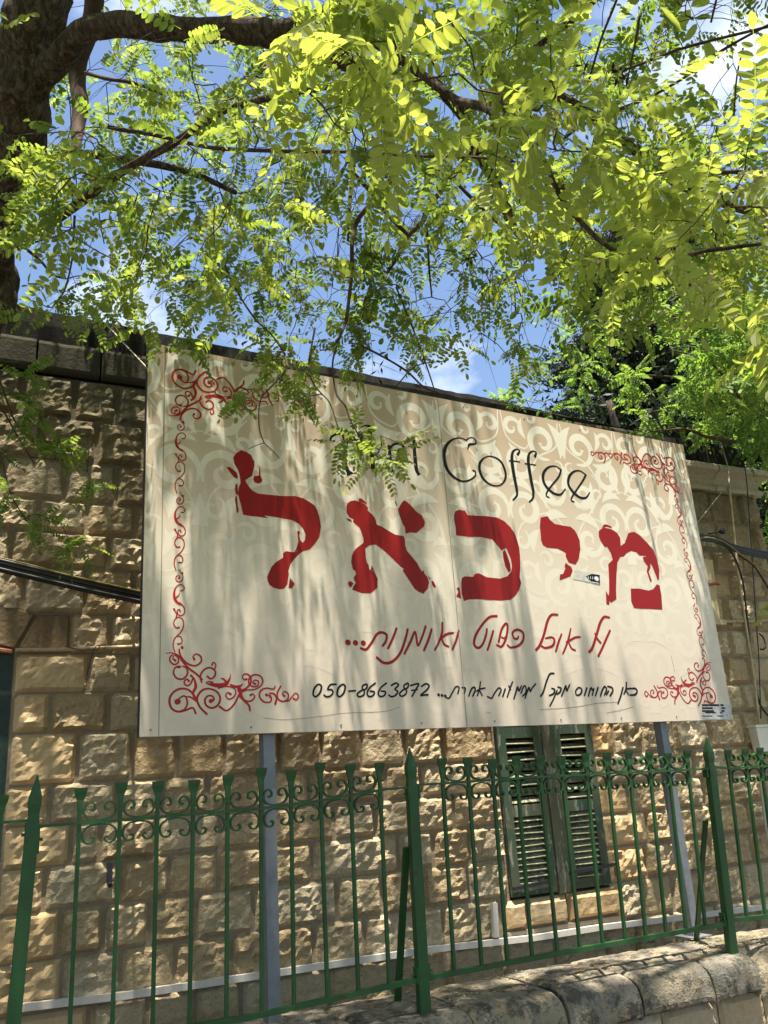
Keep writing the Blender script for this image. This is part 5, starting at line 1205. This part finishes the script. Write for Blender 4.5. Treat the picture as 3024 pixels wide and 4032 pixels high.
def grow(pts3, tree_, SKn, SKr, FO, TW, leaf_n=(5, 8), reach=.5, side=1.0):
    nodes = np.vstack(SKn); nr = np.concatenate(SKr)
    todo = list(range(len(pts3))); P = np.array([p[0] for p in pts3])
    dmin = np.full(len(P), 1e9); darg = np.zeros(len(P), int)
    for i in range(len(P)):
        d = np.linalg.norm(nodes - P[i], axis=1); darg[i] = d.argmin(); dmin[i] = d[darg[i]]
    alive = np.ones(len(P), bool); NN = [nodes]; NR = [nr]; total = len(nodes); allN = nodes; allR = nr
    for _ in range(len(P)):
        cand = np.where(alive, dmin, 1e9); i = int(cand.argmin()); alive[i] = False
        a = allN[darg[i]]; ra = allR[darg[i]]; c = P[i]; L = np.linalg.norm(c - a)
        if L < .02: L = .02
        m_ = max(3, int(L / .09)); mid = (a + c) / 2 + rg.normal(size=3) * L * .13 + np.array([0, 0, .10 * L]); cur = []
        for t in np.linspace(0, 1, m_ + 1): cur.append(a * (1 - t) ** 2 + 2 * mid * t * (1 - t) + c * t * t)
        cur = np.array(cur); cur[1:-1] += rg.normal(size=(len(cur) - 2, 3)) * .010
        r0 = min(ra * .7, .0032 + .0055 * L); rr_ = np.linspace(max(r0, .0028), .0020, len(cur))
        TW.tube([tuple(p) for p in cur], list(rr_), 4 if r0 < .006 else 6, cap=False)
        # leaves along the outer part of the twig and a short spray beyond it
        k = pts3[i][1]; ti = pts3[i][2]
        dirv = (cur[-1] - cur[max(0, len(cur) - 3)]); dirv = dirv / (np.linalg.norm(dirv) + 1e-9) + rg.normal(size=3) * .35 + np.array([0, 0, -.25]); dirv /= np.linalg.norm(dirv)
        Ls = rg.uniform(.18, .34) * k * (.35 if (len(pts3[i]) > 3 and pts3[i][3]) else 1); spray = [c]
        for q in range(4): dirv = dirv + rg.normal(size=3) * .14 + np.array([0, 0, -.10]); dirv /= np.linalg.norm(dirv); spray.append(spray[-1] + dirv * Ls / 4)
        spray = np.array(spray); TW.tube([tuple(p) for p in spray], [.0017, .0015, .0013, .001, .0006], 3, cap=False)
        nl = rg.integers(leaf_n[0], leaf_n[1] + 1)
        if len(pts3[i]) > 4:
            nl = 0
            for q in range(4):
                a_ = spray[rg.integers(0, 4)]; dv = rg.normal(size=3); dv /= np.linalg.norm(dv); b_ = a_ + dv * .07 + rg.normal(size=3) * .01; c_ = b_ + dv * .07 + rg.normal(size=3) * .03
                TW.tube([tuple(a_), tuple(b_), tuple(c_)], [.0015, .0012, .0007], 3, cap=False)
        full = np.vstack([cur[-max(2, len(cur) // 2):], spray[1:]])
        for q in range(nl):
            t = rg.random() ** .7 * (len(full) - 1.01); j = int(t); p = full[j] + (full[j + 1] - full[j]) * (t - j)
            tang = full[j + 1] - full[j]; tang /= np.linalg.norm(tang) + 1e-9
            sd_ = rg.normal(size=3); sd_ -= tang * sd_.dot(tang); sd_ /= np.linalg.norm(sd_) + 1e-9
            d = tang * .45 + sd_ * 1.0 + np.array([0, 0, -.28 * rg.random()]); d /= np.linalg.norm(d)
            up = np.array([0, 0, 1.0]) + rg.normal(size=3) * .42
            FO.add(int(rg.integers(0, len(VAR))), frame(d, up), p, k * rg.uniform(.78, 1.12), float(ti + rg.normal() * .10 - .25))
        if rg.random() < .13: FLW.append(full[len(full) // 2])
        seg = cur[1:]; allN = np.vstack([allN, seg]); allR = np.concatenate([allR, rr_[1:]])
        idx = np.where(alive)[0]
        if len(idx):
            D = np.linalg.norm(P[idx][:, None, :] - seg[None], axis=2); am = D.argmin(1); dm = D[np.arange(len(idx)), am]
            better = dm < dmin[idx]; dmin[idx[better]] = dm[better]; darg[idx[better]] = len(allN) - len(seg) + am[better]
for _ in range(NBARE):
    px = rg.uniform(150, 2950); py = rg.uniform(0, 1150)
    if rg.random() < .55: px = rg.normal(1400, 420); py = rg.normal(900, 260)
    if py > 1330: continue
    pts3.append((at_d(px, py, rg.uniform(4.0, 5.6)), 1.3, 0, False, True))
grow(pts3, tree, SK, SKR, FO, TWV)
tl = np.array(tree.location)
for i, v in enumerate(TWV.V): TWV.V[i] = (v[0] - tl[0], v[1] - tl[1], v[2] - tl[2])
o = TWV.build('fine_twigs', M_twig, tree); o['kind'] = 'stuff'
# the 300 leaves that show largest are parts, the rest one mass
its = FO.items
keys = []
for it in its:
    u, v, w = to_px(it[2])
    keys.append((w if (w > 0 and -20 < u < 3050 and -20 < v < 4050) else 99))
order = np.argsort(keys); big = set(order[:300].tolist())
VM = []
for vi, (V, F, T) in enumerate(VAR):
    VM.append(mesh('leaf', V, F, M_leafo))
for i in big:
    v, R, t, k, ti = its[i]; o = link('leaf', VM[v], tree)
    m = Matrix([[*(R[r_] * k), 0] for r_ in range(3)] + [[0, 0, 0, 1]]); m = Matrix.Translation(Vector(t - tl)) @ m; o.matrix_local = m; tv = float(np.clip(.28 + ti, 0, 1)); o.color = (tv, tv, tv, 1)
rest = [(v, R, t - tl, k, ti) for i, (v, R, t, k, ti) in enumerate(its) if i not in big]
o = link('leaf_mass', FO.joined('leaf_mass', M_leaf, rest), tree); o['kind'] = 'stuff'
# dry blossom clusters and dark pods
def cluster(name, p, n_, L, w, mat, parent, spread, pl):
    V = []; F = []
    for _ in range(n_):
        c = rg.normal(size=3) * spread; c[2] = -abs(rg.normal()) * spread * 1.8; d = rg.normal(size=3) + np.array([0, 0, -1.2]); d /= np.linalg.norm(d); s_ = np.cross(d, rg.normal(size=3)); s_ /= np.linalg.norm(s_); k = len(V)
        V += [tuple(c), tuple(c + d * L * .5 + s_ * w), tuple(c + d * L), tuple(c + d * L * .5 - s_ * w)]; F.append((k, k + 1, k + 2, k + 3))
    o = link(name, mesh(name, V, F, mat), parent); o.location = Vector(p) - Vector(pl); o['kind'] = 'stuff'; return o
for p in FLW[:110]:
    cluster('blossom_cluster', p, 22, .016, .004, M_flower, tree, .020, tl)
for (px, py, d, n_, L) in [(2570,560,3.9,12,.06),(2430,255,3.6,16,.035),(2285,225,3.8,5,.05),(1840,1000,4.6,10,.05),(1800,850,4.7,6,.05),(600,420,4.6,10,.03),(890,1050,4.2,4,.05),(1500,1370,4.2,4,.05),(1490,1450,4.2,4,.05),(1630,1490,4.3,3,.05),(2660,1000,3.0,4,.03),(2470,380,3.8,4,.05),(960,1330,4.2,3,.04)]:
    cluster('seed_pod_cluster', at_d(px, py, d), n_, L, .006, M_dead, tree, .018, tl)
M_pale = mat_plain('pale_dry_blossom', (.62, .50, .36), .9, .1, .2, 90)
for (px, py, d, n_) in [(2630,990,2.3,26),(2720,1050,2.25,34),(2790,1100,2.25,26)]: cluster('blossom_cluster', at_d(px, py, d), int(n_ * 1.6), .013, .0036, M_pale, tree, .020, tl)

# second locust behind the house, right --------------------------------
SK = []; SKR = []
t2 = thing('locust_tree', 'bushy fresh green locust rising behind the right end of the house', 'tree', (8.6, 9.2, .4))
limb3('trunk', np.array([[8.6, 9.2, .3, .16], [8.5, 9.1, 2.0, .13], [8.3, 8.8, 3.6, .11], [8.0, 8.4, 5.0, .08], [7.6, 8.2, 6.4, .04]]), t2, n=12)
for pts in [[(3100,1400,40,8.2),(2900,1270,26,8.0),(2700,1250,16,7.8),(2500,1300,10,7.6),(2300,1370,7,7.5)], [(3100,1650,24,8),(2850,1540,14,7.8),(2600,1480,9,7.6),(2380,1500,6,7.5)], [(3300,1500,40,9),(3120,1280,30,9),(2950,1180,20,9)], [(2900,1740,16,7.3),(2780,1720,14,7.2),(2700,1690,9,7.1),(2560,1700,6,7.0)], [(2950,1620,9,7.4),(2800,1430,8,7.3),(2650,1380,6,7.2)]]:
    limb('branch', pts, t2, mat=M_twig, n=6, rough=.1)
p2 = []
def zone2(cx, cy, rx, ry, d0, d1, n_, ti):
    for _ in range(n_):
        a = rg.uniform(0, 2 * math.pi); q = math.sqrt(rg.random()); p2.append((at_d(cx + rx * q * math.cos(a), cy + ry * q * math.sin(a), rg.uniform(d0, d1)), rg.uniform(.9, 1.15), rg.normal(ti, .13)))
for z_ in [(2880,1550,200,150,6.4,8.5,58,.6), (2600,1600,110,60,6.4,7.6,9,.65), (2500,1480,70,25,6.6,7.4,2,.6), (2860,1330,170,110,6.6,8.5,18,.55), (2290,1280,80,40,7,8,5,.6), (2650,1170,250,60,7,8.5,5,.5), (2950,1250,110,130,7,8.5,18,.5), (2310,1450,60,30,7,7.6,3,.6), (2980,1420,60,200,7.5,9,14,.35), (3020,1800,50,250,7.5,9.5,24,.3), (3020,2150,40,150,7.5,9,9,.3), (3300,1600,200,400,7,10,40,.4), (2080,1590,90,30,6.6,7,4,.6), (2380,1660,30,12,6.3,6.6,2,.7), (2720,1690,200,40,6.3,7,10,.55)]: zone2(*z_)
p2 = [p for p in p2 if not (p[0][0] < 6.4 and p[0][2] < 4.2)]
FO2 = Foliage(); TW2 = MB(); grow(p2, t2, SK, SKR, FO2, TW2, (7, 11))
tl2 = np.array(t2.location); TW2.V = [(v[0] - tl2[0], v[1] - tl2[1], v[2] - tl2[2]) for v in TW2.V]
o = TW2.build('fine_twigs', M_twig, t2); o['kind'] = 'stuff'
o = link('leaf_mass', FO2.joined('leaf_mass', M_leaf2, [(v, R, t - tl2, k, ti) for v, R, t, k, ti in FO2.items]), t2); o['kind'] = 'stuff'

# dark cypress behind the house ------------------------------------------
def tufts(name, C, size, mat, parent, nb=5, seed=0):
    r = np.random.default_rng(seed); n_ = len(C)
    d = r.normal(size=(n_, nb, 3)); d[..., 2] = d[..., 2] * .7 + .5; d /= np.linalg.norm(d, axis=2, keepdims=True)
    s_ = np.cross(d, r.normal(size=(n_, nb, 3))); s_ /= np.linalg.norm(s_, axis=2, keepdims=True)
    L = size * r.uniform(.5, 1.3, size=(n_, nb, 1)); c = C[:, None, :] + r.normal(size=(n_, nb, 3)) * size * .35
    V = np.stack([c, c + d * L * .5 + s_ * L * .16, c + d * L, c + d * L * .5 - s_ * L * .16], axis=2).reshape(-1, 3)
    me = bpy.data.meshes.new(name); me.vertices.add(len(V)); me.vertices.foreach_set('co', V.astype(np.float32).ravel())
    nf = n_ * nb; me.loops.add(nf * 4); me.loops.foreach_set('vertex_index', np.arange(nf * 4, dtype=np.int32)); me.polygons.add(nf); me.polygons.foreach_set('loop_start', np.arange(0, nf * 4, 4, dtype=np.int32))
    me.materials.append(mat); me.update(calc_edges=True)
    at = me.attributes.new('tint', 'FLOAT', 'POINT'); at.data.foreach_set('value', np.repeat(r.random(n_ * nb), 4).astype(np.float32))
    o = link(name, me, parent); o['kind'] = 'stuff'; return o
base = at_y(2480, 1700, 12.5); cyx = base[0]
cy = thing('conifer', 'dark dense conifer standing behind the parapet between sky and the green locust', 'tree', (11.6, 11.0, .4))
b = MB(); b.tube([(0, 0, -.2), (.05, 0, 3), (0, .1, 7), (.1, 0, 10.5)], [.28, .22, .14, .05], 10); b.build('trunk', M_bark, cy, True)
rc = np.random.default_rng(4); C = []
for k in range(230):        # drooping limbs, each a clumped spray
    h = rc.uniform(3.0, 12.3); R_ = np.interp(h, [2, 6, 8, 10, 12.5], [2.6, 2.55, 2.2, 1.5, .15]) * rc.uniform(.7, 1.12); a = rc.uniform(0, 6.283)
    m_ = int(26 + 60 * R_); t = rc.random(m_) ** .6
    P = np.stack([np.cos(a + rc.normal(size=m_) * .16) * R_ * t, np.sin(a + rc.normal(size=m_) * .16) * R_ * t, h + .35 * t * R_ * .5 - .1 + rc.normal(size=m_) * .16], 1); C.append(P)
tufts('needle_mass', np.vstack(C), .15, M_conif, cy, 6, 1)
# darker foliage far right behind the corner
bk = thing('shade_tree', 'dark leafy tree filling the gap past the right corner of the house', 'tree', (17, 12.5, .4))
b = MB(); b.tube([(0, 0, -.2), (.1, 0, 2.5), (-.3, .1, 5), (-.2, 0, 7.5)], [.2, .16, .12, .05], 8); b.build('trunk', M_bark, bk, True)
for k in range(7):
    a = k * .9; b = MB(); b.tube([(0, 0, 2 + k * .4), (math.cos(a) * .9, math.sin(a) * .9, 3 + k * .45), (math.cos(a) * 1.9, math.sin(a) * 1.9, 3.6 + k * .5)], [.07, .05, .02], 6); b.build('branch', M_bark, bk, True)
C = []
for k in range(110):
    c = rc.normal(size=3) * np.array([1.7, 1.3, 2.0]) + np.array([0, 0, 4.4]); c[2] = max(1.0, c[2]); m_ = 60
    C.append(c + rc.normal(size=(m_, 3)) * .33)
tufts('leaf_mass', np.vstack(C), .13, M_dark, bk, 4, 2)
